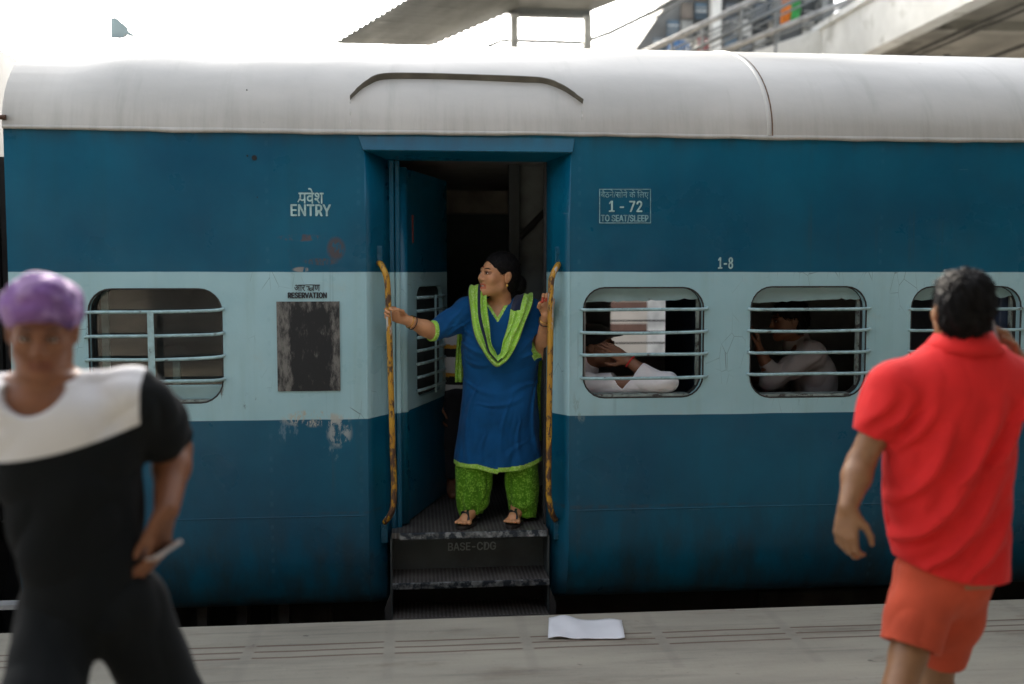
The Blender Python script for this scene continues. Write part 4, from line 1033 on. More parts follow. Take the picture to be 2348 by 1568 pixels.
    for rws, s_ in (([(1035, 1062, 1126), (1060, 1047, 1131), (1110, 1044, 1129), (1140, 1046, 1124), (1160, 1050, 1118), (1172, 1054, 1108), (1178, 1056, 1106)], 0), ([(1035, 1160, 1222), (1060, 1157, 1235), (1110, 1158, 1237), (1140, 1162, 1235), (1162, 1166, 1233), (1176, 1174, 1229), (1184, 1176, 1227)], 1)):
        sc_ = []
        for (py, x0, x1) in rws:
            a_, b_ = P_(x0, py, .27), P_(x1, py, .27); sc_.append((a_[2], (a_[0] + b_[0]) / 2, .285, (b_[0] - a_[0]) / 2, .085 if py > 1000 else .11))
        tr.add(loft(sc_, p=2.2), .01)
    fa = folds(12, [(0, .1, 1), (.3, 0, 1), (-.4, .1, 1)], .0075, 48); fb = folds(13, [(1, 0, -.3), (1, 0, .2)], .006, 60); za = P_(1100, 1150, .27)[2]
    fa = folds(12, [(0, .1, 1), (.3, 0, 1), (-.4, .1, 1)], .011, 46, True); tr.post = lambda X, Yg, Z: fa(X, Yg, Z) + fb(X, Yg, Z) * np.clip((za + .05 - Z) / .06, 0, 1)
    put('trousers', tr.mesh(.0042), PANTS, t)
    # sandals
    SOLE = simple('dark_sandal_leather', (.018, .014, .012), .5); BEAD = simple('beaded_strap', (.05, .045, .045), .25, .4, var=.6, vs=200)
    for a_, tx in ((aL, -.045), (aR, -.035)):
        dx_ = unit((tx, -.115, 0)); sx_ = np.array([-dx_[1], dx_[0], 0]); cc = np.array([a_[0] + tx * .55, a_[1] - .055, 0]); outl = []
        for i in range(28):
            th = 2 * math.pi * i / 28; q = cc + dx_ * (.132 * math.cos(th)) + sx_ * ((.047 if math.cos(th) > 0 else .037) * math.sin(th)); outl.append((q[0], q[1]))
        m = MB(); m.prism(outl, 'z', FZ + .001, FZ + .019); sn_ = m.build('sandal', SOLE, t, bevel=.002)
        ball = np.array([a_[0] + tx, a_[1] - .115, FZ + .044]); tv_ = Vector(ball + V3(.018, -.03, .0))
        m = MB(); m.tube(smooth_path([tv_, Vector(ball + V3(.016, .0, .024)), Vector(ball + V3(.022, .05, .034)), Vector((a_[0] + .036, a_[1] - .02, FZ + .022))], 4), .0075, 8)
        m.tube(smooth_path([Vector(ball + V3(.016, .0, .024)), Vector(ball + V3(-.012, .04, .03)), Vector((a_[0] - .044, a_[1] - .03, FZ + .022))], 4), .0075, 8); m.build('sandal_strap', BEAD, sn_, smooth=True)
    # bangles
    for w_, e_ in ((wL, eL), (wR, eR)):
        for d_, r_, mt in ((.030, .0335, GOLD), (.050, .036, simple('dark_bangle', (.02, .012, .01), .3))):
            c_ = Vector(w_ + unit(e_ - w_) * d_); n_ = Vector(unit(e_ - w_)); u_ = n_.orthogonal().normalized(); v_ = n_.cross(u_)
            m = MB(); m.tube([c_ + (u_ * math.cos(2 * math.pi * i / 20) + v_ * math.sin(2 * math.pi * i / 20)) * r_ for i in range(21)], .0028, 6, caps=False); m.build('bangle', mt, t, smooth=True)
    m = MB(); c_ = Vector(tipsR[1])
    # dupatta: a long pleated band over both shoulders, falling in a deep loop on the chest
    NAVY = cloth('navy_edging', (.008, .014, .04), .85)
    oc = [(1086, 690, .40), (1078, 655, .33), (1074, 672, .255), (1080, 720, .185), (1091, 770, .135), (1106, 806, .118), (1124, 831, .118), (1140, 841, .120), (1158, 832, .118), (1178, 800, .118), (1196, 765, .135), (1210, 725, .175), (1222, 690, .245), (1220, 672, .33), (1212, 690, .41)]
    ic = [(1128, 668, .41), (1120, 652, .33), (1116, 662, .25), (1117, 715, .185), (1122, 760, .150), (1128, 790, .140), (1135, 808, .136), (1141, 814, .135), (1146, 806, .136), (1152, 785, .142), (1160, 755, .158), (1170, 720, .190), (1176, 690, .25), (1180, 676, .33), (1180, 690, .41)]
    O = smooth_path([at(*p) for p in oc], 7); I = smooth_path([at(*p) for p in ic], 7); n = len(O); NT = 26
    rows = []; rr = random.Random(8)
    for i, (o_, i_) in enumerate(zip(O, I)):
        u = i / (n - 1); row = []
        for j in range(NT + 1):
            v = j / NT; p = o_.lerp(i_, v); p = p + (o_ - i_) * .05 * math.sin(u * 31 + 2 * math.sin(u * 12)) * (1 - v)
            pl = math.sin(v * 15 + u * 5 + 1.2 * math.sin(u * 9)) * .012 + math.sin(v * 27 - u * 7) * .003 + math.sin(u * 60 + v * 9) * .0012
            bow = -.024 * math.sin(math.pi * v) - .012
            row.append(p + Vector((.003 * math.sin(u * 40 + v * 4), pl + bow, .25 * pl)))
        rows.append(row)
    m = MB(); m.grid(rows); nq = NT
    for q_ in range(len(m.f)):
        i, j = divmod(q_, nq); u = i / (n - 1)
        if (u < .56 and 12 <= j <= 15) or j == 0 or (u > .80 and 14 <= j): m.mi[q_] = 1
    m.build('scarf', [LIME, NAVY], t, smooth=True, solid=.004)
    for px, x1, y0, y1, Yt in ((1046, 1062, 690, 876, .39), (1228, 1241, 700, 1010, .42)):
        m = MB(); rows = []
        for i in range(16):
            v = i / 15; a_ = at(px + 3 * math.sin(v * 5), y0 + (y1 - y0) * v, Yt); b_ = at(x1 + 2 * math.sin(v * 7), y0 + (y1 - y0) * v, Yt)
            rows.append([a_.lerp(b_, k_ / 8) + Vector((0, .012 * math.sin(k_ * 1.3 + v * 4), 0)) for k_ in range(9)])
        m.grid(rows); m.build('scarf_end', LIME, t, smooth=True, solid=.004)
    return t
woman()

# ---------------- generic clothed figure
def figure(name_label, base, H, hs, neck, sho, elb, wri, hands, hip, knee, ank, toe, chest, skin, shirt, trousers, hairmat, sleeve=.75, sl_r=(.075, .078, .075), leg_r=(.10, .085, .075), leg_end=1.0, h=.006, fold=None, face=True, hair=True, shirt_clip=None, collar=False, shirt_mats=None, shirt_matfn=None, shoes=None, arm_r=(.048, .040, .042, .028), body_post=None, leg_skin=(.075, .055, .052, .038), lip=(.72, .5, .5), scoop=False):
    t = thing('person', name_label, 'person', base)
    f = Field(); add_head(f, H, hs)
    limb(f, [H(0, .02, -.045), neck + V3(0, .01, -.03)], [.056, .062], .03)
    for s_ in (0, 1):
        limb(f, [neck + V3(0, .02, -.04), sho[s_]], [.06, .05], .04)
        limb(f, [sho[s_], elb[s_]], [arm_r[0], arm_r[1]], .03); limb(f, [elb[s_], mid(elb[s_], wri[s_], .3), wri[s_]], [arm_r[1], arm_r[2], arm_r[3]], .02)
        if hands[s_] is not None: add_hand(f, wri[s_], **hands[s_])
        limb(f, [hip[s_], knee[s_], mid(knee[s_], ank[s_], .35), ank[s_]], list(leg_skin), .03)
        heel = np.array([ank[s_][0] - toe[s_][0] * .045, ank[s_][1] - toe[s_][1] * .045, ank[s_][2] - .055]); tip = heel + np.array([toe[s_][0] * .21, toe[s_][1] * .21, -.005])
        f.add(cone(ank[s_], heel, .036, .032), .02); f.add(cone(heel, tip, .032, .024), .02); f.add(cone(ank[s_] + V3(0, 0, -.02), mid(heel, tip, .75), .034, .026), .03)
    c = [(z, cx, cy, rx - .025, ry - .025) for z, cx, cy, rx, ry in chest]
    f.add(loft(c), .05)
    put('body', f.mesh(h), skin, t, tint=head_tint(H, hs, lip))
    if face: add_face_bits(t, H, hs, FACE)
    if hair: add_hair(H, hs, t, hairmat, 'man', h * .8)
    k = Field(); ends = []
    for s_ in (0, 1):
        e_ = lerp(sho[s_], elb[s_], min(sleeve, 1))
        limb(k, [mid(neck, sho[s_], .45, (0, .01, -.0)), sho[s_] + V3(0, 0, .002), mid(sho[s_], e_, .5), lerp(sho[s_], e_, 1.15)], [.052, sl_r[0], sl_r[1], sl_r[2]], .05)
        if sleeve > 1: limb(k, [elb[s_], lerp(elb[s_], wri[s_], sleeve - .9)], [sl_r[2], sl_r[2] * .72], .03)
        ends.append((e_, unit(elb[s_] - sho[s_])) if sleeve <= 1 else (lerp(elb[s_], wri[s_], sleeve - 1), unit(wri[s_] - elb[s_])))
    def clipf(X, Yg, Z):
        d = np.full(np.broadcast(X, Yg, Z).shape, -1.0, np.float32)
        for c_, u_ in ends:
            near = ((X - c_[0]) ** 2 + (Yg - c_[1]) ** 2 + (Z - c_[2]) ** 2) < .15 ** 2
            d = np.where(near, np.maximum(d, (X - c_[0]) * u_[0] + (Yg - c_[1]) * u_[1] + (Z - c_[2]) * u_[2]), d)
        return d
    k.clip(clipf); k.add(loft(chest, p=2.3), .035)
    if collar: k.add(cone(neck + V3(0, .012, .012), neck + V3(0, .006, -.02), .070, .085), .025)
    if scoop: k.sub(ell(neck + V3(0, -.085, -.006), (.066, .075, .052)), .008)
    if shirt_clip is not None: k.after.append(shirt_clip)
    k.post = fold
    sh = put('shirt', k.mesh(h), shirt_mats or shirt, t, matfn=shirt_matfn)
    g = Field()
    for s_ in (0, 1):
        if leg_end <= 1: e_ = lerp(hip[s_], knee[s_], leg_end); limb(g, [hip[s_], mid(hip[s_], e_, .5), e_], list(leg_r), .04)
        else:
            e_ = lerp(knee[s_], ank[s_], leg_end - 1); limb(g, [hip[s_], knee[s_], e_], list(leg_r), .04)
    ctr = mid(hip[0], hip[1], .5)
    g.add(ell(ctr + V3(0, 0, .03), (float(np.linalg.norm(hip[0] - hip[1])) / 2 + .068, .112, .12)), .05)
    le = []
    for s_ in (0, 1):
        e_, u_ = (lerp(hip[s_], knee[s_], leg_end), unit(knee[s_] - hip[s_])) if leg_end <= 1 else (lerp(knee[s_], ank[s_], leg_end - 1), unit(ank[s_] - knee[s_]))
        le.append((e_, u_))
    def clipl(X, Yg, Z):
        d = np.full(np.broadcast(X, Yg, Z).shape, -1.0, np.float32)
        for c_, u_ in le:
            near = ((X - c_[0]) ** 2 + (Yg - c_[1]) ** 2 + (Z - c_[2]) ** 2) < .15 ** 2
            d = np.where(near, np.maximum(d, (X - c_[0]) * u_[0] + (Yg - c_[1]) * u_[1] + (Z - c_[2]) * u_[2]), d)
        return d
    g.after.append(clipl); fl = folds(21, [(0, 0, 1), (.3, .2, 1), (1, 0, -.4)], .006, 34, True); g.post = fl
    for (c_, u_), s_ in zip(le, (0, 1)): g.sub(cone(c_ - u_ * .02, c_ + u_ * .06, leg_r[2] - .012, leg_r[2] - .012), .003)
    put('shorts' if leg_end <= 1 else 'trousers', g.mesh(h), trousers, t)
    if shoes is not None:
        for s_ in (0, 1):
            heel = np.array([ank[s_][0] - toe[s_][0] * .05, ank[s_][1] - toe[s_][1] * .05, ank[s_][2] - .058]); tip = heel + np.array([toe[s_][0] * .23, toe[s_][1] * .23, -.002])
            q = Field(); q.add(cone(heel, tip, .040, .036), .01).add(cone(ank[s_] + V3(0, 0, -.015), mid(heel, tip, .6), .046, .038), .03); zb_ = ank[s_][2] - .088
            q.clip(lambda X, Yg, Z: zb_ - Z + 0 * X + 0 * Yg); put('shoe', q.mesh(.006), shoes, t)
    return t
def phone(c, up, face, label, mat_back, size=(.072, .148, .009)):
    up = unit(up); n_ = unit(np.array(face, float) - up * (np.array(face, float) @ up)); sd = np.cross(up, n_); c = np.array(tuple(c), float)
    t = thing('phone', label, 'phone', Vector(c))
    def slab(wd, hh, d0, d1, mat, nm, r=.010):
        m = MB(); lp = rrect(-wd / 2, wd / 2, -hh / 2, hh / 2, r, 4); n = len(lp)
        vs = [Vector(c + sd * p[0] + up * p[1] + n_ * d) for d in (d0, d1) for p in lp]
        m.add(vs, [tuple(range(n))[::-1], tuple(range(n, 2 * n))] + [(i, (i + 1) % n, n + (i + 1) % n, n + i) for i in range(n)]); return m.build(nm, mat, t, bevel=.001)
    slab(size[0], size[1], -size[2] / 2, size[2] / 2, mat_back, 'phone_case'); slab(size[0] * .92, size[1] * .9, size[2] / 2, size[2] / 2 + .0008, simple('phone_screen', (.01, .01, .012), .08), 'screen', .005)
    return t

# ---------------- man in red, back to us
def red_man():
    Y = -2.25
    base = Vector((at(2150, 1400, Y).x, Y, 0))
    H = head_frame(P_(2200, 711, Y - .01), 180 - 6, -6, -3)
    neck = P_(2206, 790, Y); sho = [P_(2050, 894, Y), P_(2372, 896, Y)]
    elb = [P_(1972, 1062, Y + .02), P_(2452, 985, Y + .06)]
    wri = [P_(1943, 1163, Y - .05), P_(2322, 812, Y + .15)]
    hip = [P_(2122, 1330, Y), P_(2204, 1330, Y + .0)]
    knee = [P_(2082, 1500, Y - .06), P_(2150, 1515, Y + .14)]
    ank = [np.array([at(1965, 1700, Y - .3).x, Y - .32, .10]), np.array([at(2110, 1700, Y + .3).x, Y + .22, .10])]
    rows = [(796, 2140, 2280, .085), (818, 2098, 2318, .100), (845, 2058, 2358, .115), (885, 2028, 2372, .125), (930, 2026, 2350, .130), (1000, 2030, 2326, .130), (1080, 2031, 2312, .128), (1160, 2034, 2308, .128), (1230, 2046, 2304, .132), (1280, 2060, 2300, .136), (1330, 2064, 2297, .138)]
    ch = []
    for py, x0, x1, ry in rows:
        a_, b_ = P_(x0, py, Y), P_(x1, py, Y); ch.append((a_[2], (a_[0] + b_[0]) / 2, Y, (b_[0] - a_[0]) / 2, ry))
    zl, zr_ = P_(2060, 1278, Y)[2], P_(2300, 1313, Y)[2]; xl, xr = P_(2060, 1278, Y)[0], P_(2300, 1313, Y)[0]
    def sc(X, Yg, Z):
        u = np.clip((X - xl) / (xr - xl), 0, 1); return zr_ + (zl - zr_) * (1 - u) ** 3 - Z + 0 * Yg
    fa = folds(31, [(.55, 0, 1), (.45, 0, 1), (.7, .1, 1)], .030, 25, True); fb = folds(32, [(.1, 0, 1), (.9, 0, .4)], .005, 46, True)
    zt = P_(2200, 900, Y)[2]
    cr = creases([(2060, 1250, 2225, 1000, 1.2), (2118, 1290, 2290, 1010, 1.3), (2190, 1296, 2300, 1110, 1.1), (2050, 1150, 2150, 960, .9), (2055, 1020, 2120, 880, .8), (2160, 1100, 2262, 900, 1.0), (2240, 1060, 2322, 900, .9), (2290, 960, 2345, 870, .8), (2040, 960, 2070, 880, .8), (1985, 960, 2035, 880, .7), (2010, 985, 2052, 915, .7), (2048, 1225, 2100, 1150, .7), (2215, 1200, 2305, 1020, .8)], Y, Y + .02, .016, .022)
    fold = lambda X, Yg, Z: cr(X, Yg, Z) + .22 * fa(X, Yg, Z) * np.clip((zt + .12 - Z) / .25, .15, 1) + .5 * fb(X, Yg, Z)
    RED = cloth('coral_red_pique', (.66, .020, .020), .85, .06, 700, .05); CORAL = cloth('faded_coral_shorts', (.50, .075, .035), .9, .12, 700, .05)
    t = figure('man in red polo shirt and coral shorts walking away, phone at his ear', base, H, .93, neck, sho, elb, wri,
               [dict(d=(-.12, -.12, -1), n=(.75, .55, 0), side=(.1, -1, 0), curl=(.45, .6, .45), s=1.0),
                dict(d=(-.55, -.02, .62), n=(-.75, -.35, -.4), side=(-.3, -.3, .9), curl=(.5, .7, .5), s=1.0)],
               hip, knee, ank, [(-.3, .95), (-.1, 1)], ch, SKIN_T, RED, CORAL, HAIR2, sleeve=.64, sl_r=(.074, .070, .060), leg_r=(.090, .086, .086), leg_end=.90, fold=fold, shirt_clip=sc, collar=False, h=.0045, shoes=simple('black_rubber_slipper', (.015, .015, .016), .6), leg_skin=(.070, .050, .052, .036))
    # collar folded down
    m = MB(); rows = []
    for i in range(33):
        th = math.radians(-80 + 340 * i / 32) ; cs, sn = math.cos(th), math.sin(th)
        c0 = np.array([neck[0] + .002, Y + .0, 0])
        e_ = 1.25 if abs(cs) > .3 else 1.1
        rows.append([Vector((c0[0] + cs * .068, c0[1] - sn * .064, neck[2] + .012 + .006 * sn)), Vector((c0[0] + cs * .074, c0[1] - sn * .070, neck[2] + .034 + .006 * sn)), Vector((c0[0] + cs * .080, c0[1] - sn * .076, neck[2] + .036 + .006 * sn)), Vector((c0[0] + cs * .098, c0[1] - sn * .096, neck[2] + .012 + .003 * math.sin(i * 1.1))), Vector((c0[0] + cs * .118, c0[1] - sn * .112, neck[2] - .020 + .003 * math.sin(i * 1.7)))])
    m.grid(rows); m.build('collar', RED, t, smooth=True, solid=.005)
    phone(P_(2272, 775, Y + .09), (-.1, .35, 1), (-1, .1, 0), 'silver phone held to the ear of the man in red', simple('silver_phone_case', (.35, .35, .36), .3, .6))
    m = MB(); 
    q = mid(elb[0], sho[0], .22); 
    return t
red_man()

# ---------------- youth in black and white, close to the camera, walking past
def youth():
    Y = -2.65
    base = Vector((at(200, 1400, Y).x, Y, 0))
    H = head_frame(P_(97, 757, Y - .03), 14, 14, 2); ys = .92
    neck = P_(102, 882, Y); sho = [P_(-95, 930, Y + .03), P_(308, 922, Y)]
    elb = [P_(-190, 1130, Y + .1), P_(398, 1030, Y + .15)]
    wri = [P_(-150, 1300, Y), P_(382, 1168, Y - .0)]
    hip = [P_(140, 1400, Y), P_(290, 1400, Y)]
    knee = [P_(85, 1640, Y - .20), P_(425, 1690, Y + .05)]
    ank = [np.array([at(70, 1800, Y - .15).x, Y - .12, .10]), np.array([at(460, 1850, Y + .3).x, Y + .38, .12])]
    rows = [(868, 20, 185, .075), (885, -30, 240, .100), (915, -68, 286, .118), (960, -70, 318, .125), (1020, -40, 326, .128), (1100, 0, 322, .125), (1180, 22, 322, .122), (1260, 40, 328, .122), (1340, 58, 336, .125), (1420, 70, 346, .128)]
    ch = []
    for py, x0, x1, ry in rows:
        a_, b_ = P_(x0, py, Y), P_(x1, py, Y); ch.append((a_[2], (a_[0] + b_[0]) / 2, Y, (b_[0] - a_[0]) / 2, ry))
    fa = folds(41, [(.9, 0, .5), (.5, 0, 1), (1, 0, .1)], .010, 26, True)
    BLK = cloth('black_cotton', (.0035, .005, .006), .95, .2, sheen=.02); WHT = cloth('white_cotton', (.66, .66, .67), .85, .05)
    # white yoke above a slanting curve
    pl, pm, pr = P_(-40, 1045, Y), P_(160, 1022, Y), P_(338, 962, Y)
    cf = np.polyfit([pl[0], pm[0], pr[0]], [pl[2], pm[2], pr[2]], 2); xs_ = P_(338, 900, Y)[0]
    g = G('black_shirt_white_yoke'); P3 = g.pos(); Q = g.xyz(P3)
    cz = g.ma('ADD', g.ma('MULTIPLY', g.ma('ADD', g.ma('MULTIPLY', Q[0], float(cf[0])), float(cf[1])), Q[0]), float(cf[2]))
    msk = g.ma('MULTIPLY', g.ss(g.ma('SUBTRACT', Q[2], cz), -.002, .002), g.ss(Q[0], float(xs_) - .002, float(xs_) + .002, 1, 0))
    g.bump(g.noise(800, P3, 1), .25, .0015); YOKE = g.set(g.mix(msk, (.0035, .005, .006), (.60, .60, .61)), .93, 0, .2, .02)
    t = figure('youth in a purple head wrap and black and white shirt striding past close to us', base, H, ys, neck, sho, elb, wri,
               [dict(d=(-.2, -.2, -1), n=(.8, .3, 0), side=(0, -1, 0), curl=(.4, .5, .4)), dict(d=(-.16, -.2, -.95), n=(-.9, .3, .1), side=(.1, -1, .2), curl=(.2, .4, .3), s=1.0, thumb=[(.9, .3, .2, .042), (.95, .1, .3, .032), (.95, .0, .35, .026)])],
               hip, knee, ank, [(.1, -1), (.15, -1)], ch, SKIN_D, BLK, BLK, HAIR, sleeve=.80, sl_r=(.072, .074, .074), leg_r=(.098, .088, .075), leg_end=1.92, fold=fa, shirt_mats=[YOKE], h=.0055, hair=False, scoop=True, shoes=simple('black_canvas_shoe', (.02, .02, .022), .7), arm_r=(.05, .043, .045, .030))
    m = MB(); rows = []
    for i in range(29):
        th = 2 * math.pi * i / 28; c_ = Vector(neck) + Vector((0, .0, .012))
        rows.append([c_ + Vector((math.cos(th) * r_, math.sin(th) * r_ * .9 + dy, dz - .03 * (math.sin(th) < 0) * abs(math.sin(th)))) for r_, dy, dz in ((.064, 0, .012), (.073, 0, .014), (.088, 0, -.008), (.092, 0, -.02))])
    m.grid(rows); m.build('collar_band', BLK, t, smooth=True, solid=.005)
    # head wrap
    WRAP = cloth('purple_head_wrap', (.15, .075, .22), .85, .5, pat=(.30, .19, .37), ps=14, pth=.52, sheen=.05)
    f = Field(); q = lambda x, y, z: H(x * ys, y * ys, z * ys)
    f.add(ell(q(0, .025, .055), [.092, .110, .072], H.M), .01); f.add(ell(q(0, -.02, .105), [.05, .055, .035], H.M), .04)
    f.add(ell(q(0, .09, .01), [.08, .06, .07], H.M), .03)
    f.sub(ell(q(0, -.115, -.045), [.12, .11, .085], H.M), .01); f.sub(ell(q(.1, -.02, -.07), [.06, .08, .075], H.M), .01); f.sub(ell(q(-.1, -.02, -.07), [.06, .08, .075], H.M), .01)
    ff = folds(44, [H.M[0] + .25 * H.M[2], H.M[0] - .3 * H.M[2], H.M[1] + .2 * H.M[2]], .0065, 75, True); f.post = ff
    put('head_wrap', f.mesh(.0045), WRAP, t)
    phone(P_(372, 1262, Y - .07), (.42, -.85, .26), (-.5, .0, .86), 'pale edged phone in the lowered hand of the youth in black and white', simple('pale_phone_case', (.30, .27, .26), .4))
    return t
youth()

# ---------------- passengers behind the window bars
def seated(label, Hc, yaw, pitch, neck, sho, elb, wri, hands, yawb, skin, shirt_col, tr_col, hipc, fwd, sleeve, hair=True, cap=None, h=.0055):
    H = head_frame(Hc, yaw, pitch); fx_ = np.array([fwd[0], fwd[1], 0]); sd = np.array([-fwd[1], fwd[0], 0])
    if sd @ (sho[1] - sho[0]) < 0: sd = -sd
    hz = FZ + .46 + .09
    hip = [np.array([*hipc, hz]) - sd * .09, np.array([*hipc, hz]) + sd * .09]
    knee = [p + fx_ * .40 for p in hip]; ank = [p + fx_ * .02 + V3(0, 0, -(hz - FZ - .09)) for p in knee]
    sc_ = []; sw = float(np.linalg.norm(sho[1] - sho[0])) / 2; c0 = mid(sho[0], sho[1], .5)
    for tq, rx, ry in ((1.08, .06, .06), (1.0, sw * .75, .09), (.9, sw + .01, .11), (.7, sw + .015, .125), (.4, sw - .01, .125), (.1, .16, .125), (-.1, .165, .13)):
        p = lerp([hipc[0], hipc[1], hz], c0, tq); sc_.append((p[2], p[0], p[1], rx, ry))
    yaw_b = math.atan2(sd[1], sd[0])
    lf = loft
    globals()['loft'] = lambda s_, yaw=0.0, p=2.0, cap=True: lf(s_, yaw_b, p, cap)
    try:
        SH = cloth(label[:18].replace(' ', '_') + '_shirt', shirt_col, .85, .06); TR = cloth(label[:18].replace(' ', '_') + '_trousers', tr_col, .9, .1)
        t = figure(label, Vector((hipc[0], hipc[1], FZ)), H, 1.0, neck, sho, elb, wri, hands, hip, knee, ank, [tuple(fwd), tuple(fwd)], sc_, skin, SH, TR, HAIR, sleeve=sleeve, sl_r=(.068, .062, .056), leg_r=(.10, .08, .07), leg_end=1.9, fold=folds(51, [(1, 0, .3), (0, 1, .4), (.4, .3, 1)], .008, 40, True), h=h, hair=hair, shoes=simple('dark_leather_shoe', (.02, .017, .015), .5), collar=True)
    finally:
        globals()['loft'] = lf
    return t, H
def passengers():
    # white shirt, forearm along the sill, hand raised in front of the face
    e1, w1 = P_(1506, 876, .10), P_(1440, 826, .16)
    neck = P_(1338, 838, .42)
    t, H = seated('passenger in white shirt leaning his elbow on the window sill, hand raised', P_(1368, 796, .40), 62, -4, neck, [P_(1330, 872, .62), P_(1335, 886, .24)], [P_(1400, 950, .75), e1], [P_(1470, 1000, .6), w1],
           [None, dict(d=(-.82, -.05, .50), n=(-.2, .8, -.4), side=(-.3, 0, -.9), curl=(.12, .18, .15), s=1.0, spread=.03)], 0, SKIN_P, (.70, .70, .72), (.03, .03, .04), (at(1330, 900, .45).x - .06, .45), (1, 0), 1.62, hair=False)
    f = Field(); q = H
    f.add(ell(q(0, .02, .06), [.092, .110, .075], H.M), .01); f.sub(ell(q(0, -.13, -.03), [.13, .12, .085], H.M), .01); f.add(ell(q(0, -.10, .065), [.07, .06, .012], H.M), .02)
    put('cap', f.mesh(.005), cloth('black_cap_cloth', (.012, .012, .013), .9), t)
    n_ = Vector(unit(e1 - w1)); c_ = Vector(w1) + n_ * .012; u_ = n_.orthogonal().normalized(); v_ = n_.cross(u_)
    m = MB(); m.tube([c_ + (u_ * math.cos(2 * math.pi * i / 20) + v_ * math.sin(2 * math.pi * i / 20)) * .034 for i in range(21)], .0045, 6, caps=False); m.build('wrist_thread', simple('red_thread', (.5, .02, .02), .8), t, smooth=True)
    # grey shirt, seen from the side, arm raised
    seated('passenger in grey shirt sitting in profile behind the bars, one arm raised', P_(1806, 735, .62), -88, 4, P_(1826, 776, .66), [P_(1862, 812, .48), P_(1850, 810, .84)], [P_(1774, 866, .44), P_(1768, 880, .9)], [P_(1738, 800, .44), P_(1700, 860, .8)],
           [dict(d=(-.15, 0, 1), n=(-1, .1, -.1), side=(0, -1, .2), curl=(.5, .5, .4)), dict(d=(-1, 0, .1), n=(0, 0, -1), side=(0, -1, 0), curl=(.4, .5, .4))], 0, SKIN_P, (.36, .34, .34), (.03, .03, .035), (at(1868, 900, .66).x, .66), (-1, 0), 1.55)
passengers()
# ---------------- child standing in the dark behind the woman
def child():
    Y = 1.0; x0 = at(1064, 700, Y).x
    p = lambda dx, dy, z: np.array([x0 + dx, Y + dy, FZ + z])
    H = head_frame(p(.02, 0, 1.13), -20, 0)
    ch = [(FZ + z, x0 + dx, Y, rx, ry) for z, dx, rx, ry in ((.60, 0, .14, .10), (.75, 0, .135, .10), (.88, 0, .14, .10), (.95, 0, .14, .095), (1.0, 0, .10, .08), (1.03, 0, .05, .06))]
    W_ = cloth('white_jersey', (.5, .5, .5), .85); K_ = cloth('black_jersey_stripe', (.012, .012, .012), .85); Yw = cloth('yellow_jersey_stripe', (.5, .25, .03), .85)
    def mf(C_):
        u = np.mod((C_[:, 2] - FZ) * 1.0 + .0, .17); return np.where(u < .05, 1, np.where(u < .075, 2, 0))
    figure('child in a white jersey with black and yellow stripes, half hidden behind the woman', Vector((x0, Y, FZ)), H, .9, p(0, 0, 1.02), [p(-.14, 0, .96), p(.14, 0, .96)], [p(-.17, 0, .74), p(.17, 0, .74)], [p(-.15, -.08, .56), p(.15, -.08, .56)],
           [dict(d=(0, 0, -1), n=(1, 0, 0), side=(0, -1, 0), curl=(.3, .4, .3), s=.8), dict(d=(0, 0, -1), n=(-1, 0, 0), side=(0, -1, 0), curl=(.3, .4, .3), s=.8)], [p(-.07, 0, .58), p(.07, 0, .58)], [p(-.08, -.02, .33), p(.08, -.02, .33)], [p(-.08, .0, .08), p(.08, .0, .08)], [(0, -1), (0, -1)], ch, SKIN_P, W_, cloth('dark_shorts', (.02, .02, .025), .9), HAIR, sleeve=.7, sl_r=(.06, .058, .056), leg_r=(.08, .075, .07), leg_end=1.9, h=.0065, fold=folds(61, [(0, 0, 1), (1, 0, .4)], .005, 40), shirt_mats=[W_, K_, Yw], shirt_matfn=mf, arm_r=(.036, .032, .032, .024), leg_skin=(.06, .045, .042, .033))
child()
# ------------------------------------------------------------------ behind the train, and an unseen roof added overhead for shade
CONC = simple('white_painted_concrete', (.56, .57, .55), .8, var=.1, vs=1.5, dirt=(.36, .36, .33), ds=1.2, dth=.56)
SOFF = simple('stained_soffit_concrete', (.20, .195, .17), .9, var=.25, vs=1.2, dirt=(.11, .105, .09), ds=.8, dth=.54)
SHEET = simple('corrugated_grey_sheet', (.20, .20, .185), .6, .1, var=.25, vs=1.5)
GREYS = simple('grey_painted_steel', (.13, .14, .14), .6, var=.25, vs=2)
# footbridge with a sloping corrugated roof
fb = thing('footbridge', 'footbridge under a sloping corrugated roof, rising behind the white coach roof', 'footbridge', (3, 9, -1.1))
N0, N1, N2 = at(765, 100, 6.9), at(930, 0, 6.9), at(1260, -200, 6.9)
F0, F1, F2 = at(985, 107, 10.15), at(1182, 22, 10.15), at(1190, 22, 10.15)
m = MB(); rows = []
nn = 220
for i in range(nn + 1):
    u = -.5 + 3.6 * i / nn; a_ = N0 + (N1 - N0) * u; b_ = F0 + (F1 - F0) * min(u, 1.04) ; wv = .022 * math.sin(i * 2 * math.pi / 4.6)
    rows.append([a_.lerp(b_, k / 4) + Vector((0, 0, wv)) for k in range(5)])
m.grid(rows); m.build('stair_roof', SHEET, fb, smooth=True, solid=.012)
m = MB(); z = F1.z
x0, x1, x2 = F1.x, at(1345, 30, 10.15).x, at(1345, 30, 10.15).x + 3
m.hexa([(x0, 4.0, z), (x1, 4.0, z), (x1, 10.3, z), (x0, 10.3, z), (x0, 4.0, z + .05), (x1, 4.0, z + .05), (x1, 10.3, z + .05), (x0, 10.3, z + .05)])
m.hexa([(x1, 4.0, z), (x2, 4.0, z + 1.2), (x2, 10.3, z + 1.2), (x1, 10.3, z), (x1, 4.0, z + .05), (x2, 4.0, z + 1.25), (x2, 10.3, z + 1.25), (x1, 10.3, z + .05)])
m.build('landing_roof', SHEET, fb)
